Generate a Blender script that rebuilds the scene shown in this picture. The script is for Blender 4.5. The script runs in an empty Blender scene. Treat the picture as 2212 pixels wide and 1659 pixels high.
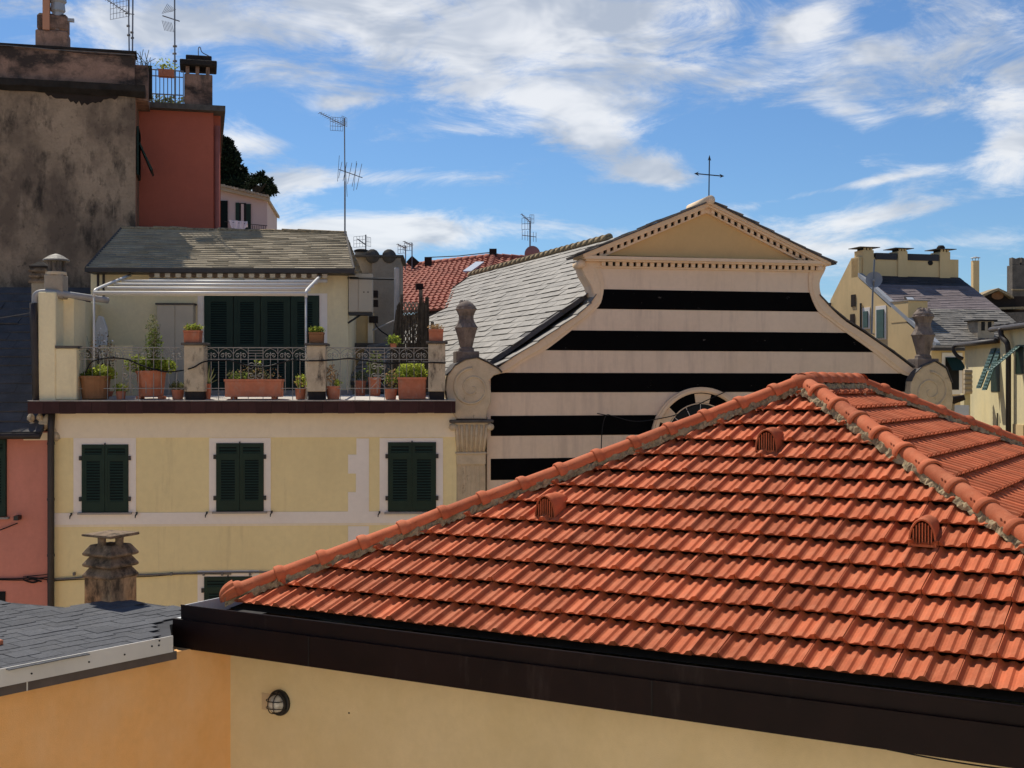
import bpy, bmesh, math, random
from mathutils import Vector as V, Matrix
random.seed(7)
R = math.radians
U = random.uniform
SC = bpy.context.scene
COL = SC.collection

# ------------------------------------------------------------------ camera
F, CX, CY = 2700.0, 1106.0, 829.5      # focal length and centre, in pixels of a 2212 px wide view
cam = bpy.data.cameras.new('camera')
cam.sensor_width = 36.0
cam.lens = 36.0 * F / 2212.0
cam.clip_start = 0.1
cam.clip_end = 9000
camo = bpy.data.objects.new('camera', cam)
COL.objects.link(camo)
camo.location = (0, 0, 0)
camo.rotation_euler = (R(90), 0, 0)
SC.camera = camo

# ------------------------------------------------------------------ light
SUN = V((-0.30, 0.51, 0.81)).normalized()       # direction towards the sun
elev = math.asin(SUN.z)
azim = math.atan2(SUN.x, SUN.y)
sun = bpy.data.lights.new('sun', 'SUN')
sun.energy = 4.5
sun.angle = R(0.53)
sun.color = (1.0, 0.925, 0.80)
suno = bpy.data.objects.new('sun', sun)
COL.objects.link(suno)
suno.rotation_euler = SUN.to_track_quat('Z', 'Y').to_euler()
suno.location = (0, 0, 60)

world = bpy.data.worlds.new('World')
SC.world = world
world.use_nodes = True
nt = world.node_tree
nt.nodes.clear()
def nd(t, **k):
    n = nt.nodes.new(t)
    for a, b in k.items():
        setattr(n, a, b)
    return n
L = nt.links.new
out = nd('ShaderNodeOutputWorld')
bg = nd('ShaderNodeBackground')
bg.inputs['Strength'].default_value = 0.075
L(bg.outputs[0], out.inputs[0])
sky = nd('ShaderNodeTexSky', sky_type='NISHITA', sun_disc=False)
sky.sun_elevation = elev
sky.sun_rotation = azim
sky.air_density = 1.0
sky.dust_density = 0.2
sky.ozone_density = 3.0
sky.altitude = 200
tint = nd('ShaderNodeMix', data_type='RGBA', blend_type='MULTIPLY')
tint.inputs['Factor'].default_value = 1.0
tint.inputs['B'].default_value = (0.66, 0.88, 1.10, 1)
L(sky.outputs[0], tint.inputs['A'])
tc = nd('ShaderNodeTexCoord')
sep = nd('ShaderNodeSeparateXYZ')
L(tc.outputs['Generated'], sep.inputs[0])
def math_(op, a, b=None):
    n = nd('ShaderNodeMath', operation=op)
    for i, x in enumerate((a, b)):
        if x is None: continue
        if isinstance(x, (int, float)): n.inputs[i].default_value = x
        else: L(x, n.inputs[i])
    return n.outputs[0]
# cloud layer: direction projected on a high plane, so clouds flatten towards the horizon
zz = math_('ADD', math_('MAXIMUM', sep.outputs['Z'], 0.0), 0.16)
cmb = nd('ShaderNodeCombineXYZ')
L(math_('DIVIDE', sep.outputs['X'], zz), cmb.inputs[0])
L(math_('DIVIDE', sep.outputs['Y'], zz), cmb.inputs[1])
ang = nd('ShaderNodeCombineXYZ')                       # azimuth and elevation of the direction
L(math_('ARCTAN2', sep.outputs['X'], sep.outputs['Y']), ang.inputs[0])
L(math_('ARCSINE', sep.outputs['Z']), ang.inputs[1])
def cloud_noise(rot, scl, loc, scale, detail, rough, dist, src=None):
    m = nd('ShaderNodeMapping')
    m.inputs['Rotation'].default_value = (0, 0, R(rot))
    m.inputs['Scale'].default_value = scl
    m.inputs['Location'].default_value = loc
    L((src or cmb).outputs[0], m.inputs[0])
    n = nd('ShaderNodeTexNoise')
    n.inputs['Scale'].default_value = scale
    n.inputs['Detail'].default_value = detail
    n.inputs['Roughness'].default_value = rough
    n.inputs['Distortion'].default_value = dist
    L(m.outputs[0], n.inputs['Vector'])
    return n.outputs['Fac']
def ramp_(x, a, b, kind='SMOOTHSTEP'):
    n = nd('ShaderNodeMapRange', interpolation_type=kind)
    n.inputs['From Min'].default_value = a
    n.inputs['From Max'].default_value = b
    L(x, n.inputs['Value'])
    return n.outputs[0]
def bank(u, v, su, sv, rot, w):
    """one cloud bank (or clear gap, w < 0): a soft ellipse round a direction"""
    m = nd('ShaderNodeMapping', vector_type='TEXTURE')
    m.inputs['Location'].default_value = (math.atan((u - CX) / F), math.atan((CY - v) / F), 0)
    m.inputs['Rotation'].default_value = (0, 0, R(rot))
    m.inputs['Scale'].default_value = (su / F, sv / F, 1)
    L(ang.outputs[0], m.inputs[0])
    d = nd('ShaderNodeVectorMath', operation='DOT_PRODUCT')
    L(m.outputs[0], d.inputs[0]); L(m.outputs[0], d.inputs[1])
    return math_('MULTIPLY', math_('EXPONENT', math_('MULTIPLY', d.outputs['Value'], -1.0)), w)
BANKS = [(1160, 60, 440, 90, -6, .52), (1180, 215, 250, 45, -10, .30), (1330, 320, 190, 50, -26, .40), (1430, 385, 70, 28, -20, .25),
         (560, 60, 300, 85, 0, .40), (300, 85, 160, 35, 0, .40), (1740, 75, 90, 38, 10, .45), (2010, 150, 280, 130, 0, .27), (2190, 330, 70, 120, 0, .36),
         (800, 500, 330, 42, 2, .62), (640, 400, 150, 26, 8, .40), (545, 325, 90, 34, 0, .40), (1820, 418, 210, 11, 9, .40), (1920, 475, 150, 20, 6, .34), (1860, 545, 240, 14, 2, .30),
         (1830, 265, 90, 30, -20, .32), (740, 225, 60, 16, 8, .34), (1010, 280, 120, 14, -4, .22), (870, 385, 90, 10, 6, .2),
         (900, 335, 330, 26, 2, -.25), (1200, 440, 380, 40, 0, -.40), (1650, 310, 180, 60, 0, -.38), (2060, 330, 90, 45, 0, -.30), (1500, 190, 60, 30, 0, -.1),
         (1900, 50, 60, 40, 0, -.2), (1680, 400, 120, 40, 0, -.3), (2140, 480, 120, 40, 0, -.3), (640, 290, 80, 22, 0, -.22), (1600, 120, 90, 25, 30, -.12)]
bias = None
for bb in BANKS:
    o = bank(*bb)
    bias = o if bias is None else math_('ADD', bias, o)
c1 = cloud_noise(30, (1.0, 0.55, 1), (2.3, 1.1, 0), 0.9, 5, 0.62, 0.6)
c2 = cloud_noise(-14, (3.2, 9.5, 1), (0.3, 1.7, 0), 2.9, 8, 0.68, 0.55, ang)
dens = math_('ADD', bias, math_('ADD', math_('MULTIPLY', math_('SUBTRACT', c1, 0.5), 0.75), math_('MULTIPLY', math_('SUBTRACT', c2, 0.5), 1.45)))
cov = ramp_(dens, -0.05, 0.42)
c3 = cloud_noise(-10, (3.0, 7.0, 1), (7.3, 4.7, 0), 3.2, 4, 0.6, 0.5, ang)
shade = ramp_(math_('ADD', c3, math_('MULTIPLY', sep.outputs['Z'], 0.7)), 0.50, 0.82)
ccol = nd('ShaderNodeMix', data_type='RGBA')
ccol.inputs['A'].default_value = (10.2, 10.2, 10.2, 1)
ccol.inputs['B'].default_value = (5.4, 5.9, 6.7, 1)
L(shade, ccol.inputs['Factor'])
mix = nd('ShaderNodeMix', data_type='RGBA')
L(math_('MULTIPLY', cov, 0.84), mix.inputs['Factor'])
L(tint.outputs['Result'], mix.inputs['A'])
L(ccol.outputs['Result'], mix.inputs['B'])
L(mix.outputs['Result'], bg.inputs['Color'])

vs = SC.view_settings
vs.view_transform = 'Standard'
vs.look = 'None'
vs.exposure = 0.30
vs.gamma = 1.0
vs.use_curve_mapping = False
SC.cycles.max_bounces = 5
world.cycles.sampling_method = 'MANUAL'
world.cycles.sample_map_resolution = 512
SC.cycles.use_denoising = True

# ------------------------------------------------------------------ materials
MAT = {}
def mat(name, col, rough=0.85, var=0.12, scale=1.5, bump=0.0, bscale=60, metal=0.0, spec=0.12,
        rnd=0.0, island=0.0, stain=None, sscale=(1.2, 1.2, 0.35), sr=(0.52, 0.72), samt=0.8,
        fine=0.0, trans=0.0, leafy=0.0, stretch=(1, 1, 1), bands=None):
    m = bpy.data.materials.new(name)
    m.use_nodes = True
    t = m.node_tree
    b = t.nodes['Principled BSDF']
    lk = t.links.new
    def N(k, **kw):
        n = t.nodes.new(k)
        for a, c in kw.items(): setattr(n, a, c)
        return n
    geo = N('ShaderNodeNewGeometry')
    mp = N('ShaderNodeMapping')
    mp.inputs['Scale'].default_value = stretch
    lk(geo.outputs['Position'], mp.inputs[0])
    pos = mp.outputs[0]
    def noise(scale, detail=4, rough=0.6, vec=None):
        n = N('ShaderNodeTexNoise')
        n.inputs['Scale'].default_value = scale
        n.inputs['Detail'].default_value = detail
        n.inputs['Roughness'].default_value = rough
        lk(vec or pos, n.inputs['Vector'])
        return n.outputs['Fac']
    def rng(x, a, b_, c, d):
        n = N('ShaderNodeMapRange')
        for i, v in zip(('From Min', 'From Max', 'To Min', 'To Max'), (a, b_, c, d)): n.inputs[i].default_value = v
        lk(x, n.inputs['Value'])
        return n.outputs[0]
    def mul(x, y):
        n = N('ShaderNodeMath', operation='MULTIPLY')
        for i, v in enumerate((x, y)):
            if isinstance(v, (int, float)): n.inputs[i].default_value = v
            else: lk(v, n.inputs[i])
        return n.outputs[0]
    val = rng(noise(scale), 0.25, 0.75, 1 - var, 1 + var)
    if fine: val = mul(val, rng(noise(scale * 14, 4), 0.25, 0.75, 1 - fine, 1 + fine))
    if rnd:
        oi = N('ShaderNodeObjectInfo')
        val = mul(val, rng(oi.outputs['Random'], 0, 1, 1 - rnd, 1 + rnd))
    if island:
        val = mul(val, rng(geo.outputs['Random Per Island'], 0, 1, 1 - island, 1 + island))
    mx = N('ShaderNodeMix', data_type='RGBA', blend_type='MULTIPLY')
    mx.inputs['Factor'].default_value = 1
    mx.inputs['A'].default_value = (*col, 1)
    lk(val, mx.inputs['B'])
    res = mx.outputs['Result']
    stains = stain if isinstance(stain, list) else ([(stain, sscale, sr, samt)] if stain else [])
    for i, (sc_, ss, srr, am) in enumerate(stains):
        m2 = N('ShaderNodeMapping')
        m2.inputs['Scale'].default_value = ss
        m2.inputs['Location'].default_value = (i * 3.7 + 1.3, i * 1.9, i * 5.1)
        lk(geo.outputs['Position'], m2.inputs[0])
        s = noise(1.0, 6, 0.68, m2.outputs[0])
        f = mul(rng(s, srr[0], srr[1], 0, 1), am)
        mm = N('ShaderNodeMix', data_type='RGBA')
        mm.inputs['B'].default_value = (*sc_, 1)
        lk(f, mm.inputs['Factor'])
        lk(res, mm.inputs['A'])
        res = mm.outputs['Result']
    lk(res, b.inputs['Base Color'])
    b.inputs['Roughness'].default_value = rough
    b.inputs['Metallic'].default_value = metal
    b.inputs['Specular IOR Level'].default_value = spec
    if trans:
        b.inputs['Transmission Weight'].default_value = trans
    if bump:
        bp = N('ShaderNodeBump')
        bp.inputs['Strength'].default_value = 1.0
        bp.inputs['Distance'].default_value = bump
        lk(noise(bscale, 4, 0.65), bp.inputs['Height'])
        lk(bp.outputs[0], b.inputs['Normal'])
    if leafy:                                            # light shining through thin leaves
        tr = N('ShaderNodeBsdfTranslucent'); lk(res, tr.inputs['Color'])
        ms = N('ShaderNodeMixShader'); ms.inputs[0].default_value = leafy
        lk(b.outputs[0], ms.inputs[1]); lk(tr.outputs[0], ms.inputs[2])
        lk(ms.outputs[0], t.nodes['Material Output'].inputs['Surface'])
    MAT[name] = m
    return m

# ------------------------------------------------------------------ frames and mesh builder
def ray(u, v): return V(((u - CX) / F, 1.0, -(v - CY) / F))
def at(u, v, Y): return ray(u, v) * Y
class Frame:
    """local (s along, d inward, z up) -> world"""
    def __init__(self, O, yaw):
        self.O = V((O[0], O[1])); a = R(yaw)
        self.t = V((math.cos(a), math.sin(a))); self.w = V((-math.sin(a), math.cos(a)))
    def pt(self, s, d, z):
        p = self.O + self.t * s + self.w * d
        return V((p.x, p.y, z))
    def loc(self, p):
        q = V((p[0], p[1])) - self.O
        return q.dot(self.t), q.dot(self.w)
    def px(self, u, v, d=0.0):
        r = ray(u, v)
        Y = (d + self.O.dot(self.w)) / (r.x * self.w.x + self.w.y)
        p = V((r.x * Y, Y)) - self.O
        return p.dot(self.t), r.z * Y
    def S(self, u, d=0.0): return self.px(u, CY, d)[0]
    def Z(self, u, v, d=0.0): return self.px(u, v, d)[1]
    def yaw(self): return math.atan2(self.t.y, self.t.x)
ORG = {}
class MB:
    def __init__(self, fr=None): self.v = []; self.f = []; self.fr = fr
    def T(self, p): return self.fr.pt(*p) if self.fr else V(p)
    def add(self, vs, fs):
        k = len(self.v)
        self.v += [self.T(p) for p in vs]
        self.f += [tuple(i + k for i in f) for f in fs]
        return self
    def box(self, s0, s1, d0, d1, z0, z1):
        return self.add([(s0, d0, z0), (s1, d0, z0), (s1, d1, z0), (s0, d1, z0), (s0, d0, z1), (s1, d0, z1), (s1, d1, z1), (s0, d1, z1)],
                        [(0, 1, 5, 4), (1, 2, 6, 5), (2, 3, 7, 6), (3, 0, 4, 7), (4, 5, 6, 7), (3, 2, 1, 0)])
    def hexa(self, a, b):
        """two quads a (bottom) and b (top)"""
        return self.add(list(a) + list(b), [(0, 1, 5, 4), (1, 2, 6, 5), (2, 3, 7, 6), (3, 0, 4, 7), (4, 5, 6, 7), (3, 2, 1, 0)])
    def prism(self, poly, d0, d1):
        n = len(poly)
        return self.add([(s, d0, z) for s, z in poly] + [(s, d1, z) for s, z in poly],
                        [tuple(range(n)), tuple(range(2 * n - 1, n - 1, -1))] + [(i, i + n, (i + 1) % n + n, (i + 1) % n) for i in range(n)])
    def plan(self, poly, z0, z1):
        n = len(poly)
        return self.add([(s, d, z0) for s, d in poly] + [(s, d, z1) for s, d in poly],
                        [tuple(range(n - 1, -1, -1)), tuple(range(n, 2 * n))] + [(i, (i + 1) % n, (i + 1) % n + n, i + n) for i in range(n)])
    def tube(self, pts, r, n=6, cap=True):
        pts = [self.T(p) for p in pts]
        rs = r if isinstance(r, (list, tuple)) else [r] * len(pts)
        k = len(self.v); up = V((0, 0, 1)); prev = None
        for i, p in enumerate(pts):
            a = pts[max(i - 1, 0)]; b = pts[min(i + 1, len(pts) - 1)]
            t = (b - a).normalized()
            if prev is None:
                x = t.cross(up if abs(t.z) < 0.95 else V((1, 0, 0))).normalized()
            else:
                x = (prev - t * prev.dot(t)).normalized()
            prev = x; y = t.cross(x)
            for j in range(n):
                a_ = 2 * math.pi * j / n
                self.v.append(p + (x * math.cos(a_) + y * math.sin(a_)) * rs[i])
        for i in range(len(pts) - 1):
            for j in range(n):
                self.f.append((k + i * n + j, k + i * n + (j + 1) % n, k + (i + 1) * n + (j + 1) % n, k + (i + 1) * n + j))
        if cap:
            self.f.append(tuple(k + j for j in range(n - 1, -1, -1)))
            self.f.append(tuple(k + (len(pts) - 1) * n + j for j in range(n)))
        return self
    def lathe(self, s, d, prof, n=14, sq=False, rot=0.0, ell=1.0):
        """prof: (radius, z)"""
        vs = []
        for r, z in prof:
            for j in range(n):
                a = 2 * math.pi * j / n + rot
                k = 1.0
                vs.append((s + r * k * math.cos(a), d + r * k * math.sin(a) * ell, z))
        m = len(prof)
        fs = [(i * n + j, i * n + (j + 1) % n, (i + 1) * n + (j + 1) % n, (i + 1) * n + j) for i in range(m - 1) for j in range(n)]
        fs += [tuple(range(n - 1, -1, -1)), tuple((m - 1) * n + j for j in range(n))]
        return self.add(vs, fs)
    def disc(self, s, z, r0, r1, d0, d1, a0=0, a1=360, n=32):
        """ring sector standing in the facade plane"""
        vs = []; m = n + 1
        for i in range(m):
            a = R(a0 + (a1 - a0) * i / n); c, q = math.cos(a), math.sin(a)
            for r, d in ((r0, d0), (r1, d0), (r1, d1), (r0, d1)):
                vs.append((s + r * c, d, z + r * q))
        fs = []
        for i in range(n):
            for j in range(4):
                fs.append((i * 4 + j, i * 4 + (j + 1) % 4, (i + 1) * 4 + (j + 1) % 4, (i + 1) * 4 + j))
        if abs(a1 - a0) < 359.9:
            fs += [(0, 1, 2, 3), tuple(n * 4 + j for j in (3, 2, 1, 0))]
        return self.add(vs, fs)
    def leaves(self, c, rad, n, size, flat=0.5, up=0.3):
        """n small leaf faces through an ellipsoid"""
        for _ in range(n):
            while True:
                q = V((U(-1, 1), U(-1, 1), U(-1, 1)))
                if q.length < 1: break
            p = V((c[0] + q.x * rad[0], c[1] + q.y * rad[1], c[2] + q.z * rad[2]))
            a = V((U(-1, 1), U(-1, 1), U(-up, 1))).normalized()
            b = a.cross(V((U(-1, 1), U(-1, 1), U(-1, 1)))).normalized()
            s = size * U(0.6, 1.35); w = s * flat
            self.add([p, p + a * s * .5 + b * w * .5, p + a * s, p + a * s * .5 - b * w * .5], [(0, 1, 2, 3)])
        return self
    def obj(self, name, m, parent=None, smooth=False, kind=None, label=None, bevel=0.0, fix=True):
        org = ORG[parent] if parent else V((0, 0, 0))
        me = bpy.data.meshes.new(name)
        me.from_pydata([p - org for p in self.v], [], self.f)
        if fix:
            bm = bmesh.new(); bm.from_mesh(me)
            bmesh.ops.recalc_face_normals(bm, faces=bm.faces)
            if bevel:
                bmesh.ops.bevel(bm, geom=[e for e in bm.edges if len(e.link_faces) == 2 and e.calc_face_angle(0) > 0.6], offset=bevel, segments=1, affect='EDGES', clamp_overlap=True)
            bm.to_mesh(me); bm.free()
        if smooth:
            me.polygons.foreach_set('use_smooth', [True] * len(me.polygons))
        me.materials.append(m if not isinstance(m, str) else MAT[m])
        o = bpy.data.objects.new(name, me)
        COL.objects.link(o)
        o.parent = parent
        ORG[o] = org
        if kind: o['kind'] = kind
        if label: o['label'] = label
        return o
def thing(name, loc, label, cat, group=None):
    o = bpy.data.objects.new(name, None)
    o.empty_display_size = 0.2
    COL.objects.link(o)
    o.location = loc
    o['label'] = label; o['category'] = cat
    if group: o['group'] = group
    ORG[o] = V(loc)
    return o
def tag(o, label, cat, group=None):
    o['label'] = label; o['category'] = cat
    if group: o['group'] = group
    return o
def inst(src_mesh, name, parent, M):
    o = bpy.data.objects.new(name, src_mesh)
    COL.objects.link(o)
    o.parent = parent
    o.matrix_local = Matrix.Translation(-ORG[parent]) @ M
    ORG[o] = ORG[parent]
    return o
def curve_pts(pts, n=6):
    """Catmull-Rom through the points"""
    P = [V(p) for p in pts]; P = [P[0] * 2 - P[1]] + P + [P[-1] * 2 - P[-2]]
    o = []
    for i in range(1, len(P) - 2):
        a, b, c, d = P[i - 1:i + 3]
        for k in range(n):
            t = k / n
            o.append(0.5 * ((2 * b) + (c - a) * t + (2 * a - 5 * b + 4 * c - d) * t * t + (3 * b - a - 3 * c + d) * t ** 3))
    o.append(P[-2])
    return o
def interp(pairs, x):
    if x <= pairs[0][0]: return pairs[0][1]
    for (a, b), (c, d) in zip(pairs, pairs[1:]):
        if x <= c: return b + (d - b) * (x - a) / (c - a)
    return pairs[-1][1]

GZ = -13.5      # street level
# ------------------------------------------------------------------ material list
mat('clay', (0.43, 0.112, 0.048), 0.78, 0.16, 6, 0.0018, 260, rnd=0.24, fine=0.10, stain=[((0.56, 0.205, 0.105), (5, 5, 5), (0.47, 0.75), 0.6), ((0.17, 0.08, 0.055), (3.5, 3.5, 3.5), (0.62, 0.74), 0.35), ((0.14, 0.075, 0.05), (34, 34, 34), (0.62, 0.74), 0.4)])
mat('clay_stuff', (0.43, 0.112, 0.048), 0.78, 0.14, 6, 0.0018, 260, island=0.22, fine=0.10, stain=[((0.56, 0.205, 0.105), (5, 5, 5), (0.48, 0.78), 0.6)])
mat('mortar', (0.34, 0.26, 0.155), 0.95, 0.35, 14, 0.012, 45, fine=0.3, stain=[((0.08, 0.06, 0.04), (14, 14, 14), (0.5, 0.66), 0.8)])
mat('gutter_brown', (0.0085, 0.0030, 0.0026), 0.5, 0.3, 3, 0, spec=0.16, stain=[((0.070, 0.052, 0.046), (5, 5, 0.9), (0.58, 0.80), 0.55), ((0.016, 0.007, 0.006), (1.2, 1.2, 1.2), (0.45, 0.7), 0.6)])
mat('gutter_inside', (0.02, 0.018, 0.017), 0.7, 0.4, 8)
mat('white_metal', (0.62, 0.64, 0.65), 0.5, 0.08, 3, stain=(0.4, 0.37, 0.33), sscale=(3, 3, 3), sr=(0.5, 0.8), samt=0.5)
mat('plaster_ochre', (0.68, 0.545, 0.32), 0.92, 0.07, 0.9, 0.003, 120, fine=0.04, stain=[((0.58, 0.455, 0.235), (0.9, 0.9, 0.7), (0.42, 0.72), 0.7), ((0.70, 0.57, 0.36), (2.2, 2.2, 1.4), (0.5, 0.8), 0.4)])
mat('plaster_orange', (0.80, 0.43, 0.165), 0.92, 0.08, 0.9, 0.003, 120, fine=0.05, stain=[((0.82, 0.50, 0.25), (1.6, 1.6, 0.8), (0.42, 0.68), 0.7), ((0.70, 0.35, 0.115), (1.1, 1.1, 0.9), (0.5, 0.75), 0.5)])
mat('shingle', (0.092, 0.095, 0.104), 0.9, 0.16, 2.5, 0.004, 300, rnd=0.09, fine=0.25, stain=[((0.13, 0.128, 0.13), (2.2, 2.2, 2.2), (0.5, 0.75), 0.5)])
mat('shingle_base', (0.06, 0.061, 0.066), 0.95, 0.2, 5)
mat('dark_gap', (0.02, 0.02, 0.02), 0.95, 0.2, 4)
mat('fascia_grey', (0.56, 0.54, 0.50), 0.55, 0.06, 2, stain=(0.40, 0.37, 0.33), sscale=(2, 2, 1), sr=(0.5, 0.75), samt=0.4)
mat('eave_brown', (0.10, 0.08, 0.07), 0.8, 0.2, 4)
mat('chimney_concrete', (0.235, 0.17, 0.115), 0.95, 0.35, 9, 0.01, 60, fine=0.25, stain=[((0.03, 0.028, 0.024), (7, 7, 7), (0.45, 0.65), 0.85)])
mat('chimney_plaster', (0.46, 0.31, 0.18), 0.95, 0.2, 7, 0.006, 60, stain=[((0.05, 0.04, 0.032), (6, 6, 3), (0.42, 0.62), 0.9)])
mat('black_iron', (0.012, 0.012, 0.013), 0.5, 0.1, 5, spec=0.5)
mat('iron_grey', (0.27, 0.255, 0.23), 0.55, 0.2, 8, spec=0.4)
mat('lamp_glass', (0.55, 0.52, 0.46), 0.15, 0.08, 30, spec=0.5, stain=(0.2, 0.17, 0.12), sscale=(20, 20, 20), sr=(0.45, 0.7), samt=0.7)
mat('wall_patch', (0.50, 0.38, 0.24), 0.92, 0.06, 3)
mat('screw', (0.03, 0.03, 0.03), 0.6, 0.1)
mat('terracotta', (0.46, 0.165, 0.09), 0.8, 0.16, 7, 0.002, 80, rnd=0.12, stain=(0.40, 0.28, 0.21), sscale=(9, 9, 5), sr=(0.5, 0.75), samt=0.55)
mat('terracotta_brown', (0.25, 0.125, 0.06), 0.85, 0.16, 7)
mat('soil', (0.05, 0.035, 0.022), 0.95, 0.3, 20)
mat('leaf', (0.16, 0.22, 0.04), 0.7, 0.3, 8, island=0.4, leafy=.5)
mat('leaf_yellow', (0.32, 0.37, 0.06), 0.7, 0.3, 8, island=0.4, leafy=.5)
mat('leaf_grey', (0.17, 0.18, 0.08), 0.75, 0.3, 8, island=0.4, leafy=.4)
mat('leaf_dry', (0.34, 0.22, 0.11), 0.8, 0.3, 8, island=0.4, leafy=.4)
mat('twig', (0.10, 0.065, 0.04), 0.9, 0.3, 12)
mat('plaster_yellow', (0.82, 0.69, 0.375), 0.92, 0.05, 0.6, 0.003, 90, fine=0.04, stain=[((0.66, 0.53, 0.28), (0.5, 0.5, 0.25), (0.5, 0.8), 0.5), ((0.52, 0.42, 0.24), (2.6, 2.6, 0.25), (0.57, 0.78), 0.55)])
mat('plaster_cream', (0.82, 0.72, 0.55), 0.92, 0.05, 0.6, 0.003, 90, fine=0.04, stain=[((0.55, 0.46, 0.32), (1.8, 1.8, 0.4), (0.55, 0.8), 0.35)])
mat('plaster_pale', (0.82, 0.76, 0.69), 0.92, 0.05, 0.8, 0.002, 90, fine=0.03)
mat('plaster_terrace', (0.82, 0.71, 0.45), 0.92, 0.08, 0.9, 0.003, 90, fine=0.05, stain=[((0.50, 0.40, 0.24), (2.0, 2.0, 0.5), (0.52, 0.8), 0.5)])
mat('plaster_pink', (0.60, 0.245, 0.185), 0.92, 0.08, 0.8, 0.003, 90, fine=0.05, stain=[((0.48, 0.20, 0.15), (1.6, 1.6, 0.6), (0.48, 0.75), 0.5)])
mat('pillar_stained', (0.50, 0.42, 0.30), 0.95, 0.2, 5, 0.006, 60, fine=0.12, stain=[((0.05, 0.04, 0.035), (6, 6, 2.2), (0.54, 0.68), 0.9)])
mat('slab_tile', (0.045, 0.020, 0.020), 0.55, 0.2, 6, rnd=0.2, stain=[((0.20, 0.18, 0.17), (14, 14, 0.6), (0.62, 0.85), 0.6)])
mat('terrace_floor', (0.50, 0.47, 0.43), 0.85, 0.12, 3, fine=0.1)
mat('stone_dark', (0.10, 0.09, 0.08), 0.9, 0.3, 8, 0.006, 50)
mat('green_dark', (0.011, 0.030, 0.021), 0.5, 0.15, 4, spec=0.2)
mat('green_teal', (0.055, 0.11, 0.095), 0.6, 0.2, 5, spec=0.4)
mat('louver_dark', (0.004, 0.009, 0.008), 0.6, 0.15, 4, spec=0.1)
mat('sill_stone', (0.32, 0.29, 0.26), 0.9, 0.12, 6)
mat('slate', (0.165, 0.150, 0.130), 0.66, 0.26, 3.2, 0.012, 11, rnd=0.25, fine=0.2, spec=0.4, stain=[((0.31, 0.28, 0.235), (4.5, 4.5, 9), (0.48, 0.72), 0.6), ((0.07, 0.068, 0.06), (9, 9, 9), (0.58, 0.75), 0.5)])
mat('slate_stuff', (0.165, 0.150, 0.130), 0.66, 0.26, 3.2, 0.010, 12, island=0.28, fine=0.2, spec=0.4, stain=[((0.31, 0.28, 0.235), (4.5, 4.5, 9), (0.48, 0.72), 0.6), ((0.07, 0.068, 0.06), (9, 9, 9), (0.58, 0.75), 0.5)])
mat('slate_old', (0.36, 0.305, 0.22), 0.9, 0.2, 2.2, 0.006, 14, island=0.13, fine=0.15, stain=[((0.20, 0.18, 0.14), (1.3, 1.3, 4), (0.56, 0.72), 0.6)])
mat('slate_dark', (0.085, 0.08, 0.08), 0.75, 0.25, 2.5, 0.008, 12, island=0.3, fine=0.2)
mat('slate_purple', (0.20, 0.165, 0.165), 0.8, 0.12, 2.5, 0, island=0.14, fine=0.1)
mat('slate_black', (0.05, 0.05, 0.055), 0.7, 0.2, 2.5, island=0.2)
mat('zinc', (0.36, 0.37, 0.385), 0.5, 0.12, 3, metal=0.3)
mat('white_paint', (0.62, 0.60, 0.56), 0.45, 0.05, 6, spec=0.45)
mat('pipe_grey', (0.34, 0.33, 0.32), 0.6, 0.15, 5)
mat('pipe_dark', (0.035, 0.028, 0.026), 0.55, 0.2, 5, spec=0.4)
mat('awning_white', (0.66, 0.63, 0.57), 0.85, 0.08, 6)
mat('awning_brown', (0.15, 0.11, 0.085), 0.85, 0.1, 6)
mat('cabinet_beige', (0.50, 0.44, 0.34), 0.7, 0.06, 3)
mat('cable', (0.016, 0.016, 0.017), 0.6, 0.1)
mat('cable_grey', (0.17, 0.16, 0.15), 0.8, 0.2, 8)
mat('stone_white', (0.66, 0.65, 0.63), 0.8, 0.12, 6, 0.004, 50)
mat('reed', (0.085, 0.07, 0.052), 0.9, 0.35, 9, island=0.4)
mat('wood_post', (0.10, 0.085, 0.068), 0.9, 0.3, 7)
mat('lattice', (0.26, 0.22, 0.17), 0.9, 0.25, 7)
mat('church_beige', (0.71, 0.57, 0.43), 0.92, 0.06, 0.7, 0.003, 80, fine=0.04, stain=[((0.43, 0.335, 0.265), (2.8, 2.8, 0.30), (0.50, 0.74), 0.65), ((0.66, 0.50, 0.33), (0.6, 0.6, 0.6), (0.5, 0.75), 0.35)])
mat('church_trim', (0.72, 0.555, 0.385), 0.92, 0.08, 1.5, 0.004, 60, fine=0.05, stain=[((0.26, 0.21, 0.16), (3.0, 3.0, 1.2), (0.62, 0.82), 0.5)])
mat('church_ochre', (0.60, 0.405, 0.185), 0.92, 0.05, 0.7, 0.002, 80, fine=0.03)
mat('church_black', (0.004, 0.004, 0.0045), 0.9, 0.2, 2, spec=0.02, stain=[((0.22, 0.19, 0.165), (3.4, 3.4, 6.5), (0.67, 0.76), 0.7)])
mat('stone_weathered', (0.55, 0.45, 0.31), 0.95, 0.14, 5, 0.006, 45, fine=0.1, stain=[((0.035, 0.03, 0.028), (4.5, 4.5, 3.0), (0.60, 0.74), 0.9)])
mat('stone_urn', (0.20, 0.16, 0.135), 0.95, 0.25, 6, 0.012, 40, fine=0.2, stain=[((0.045, 0.04, 0.038), (6, 6, 4), (0.48, 0.7), 0.8), ((0.34, 0.32, 0.30), (8, 8, 8), (0.6, 0.75), 0.6)])
mat('dentil_dark', (0.012, 0.011, 0.010), 0.9, 0.1)
mat('window_glass', (0.006, 0.007, 0.008), 0.35, 0.1, 4, spec=0.15)
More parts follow.
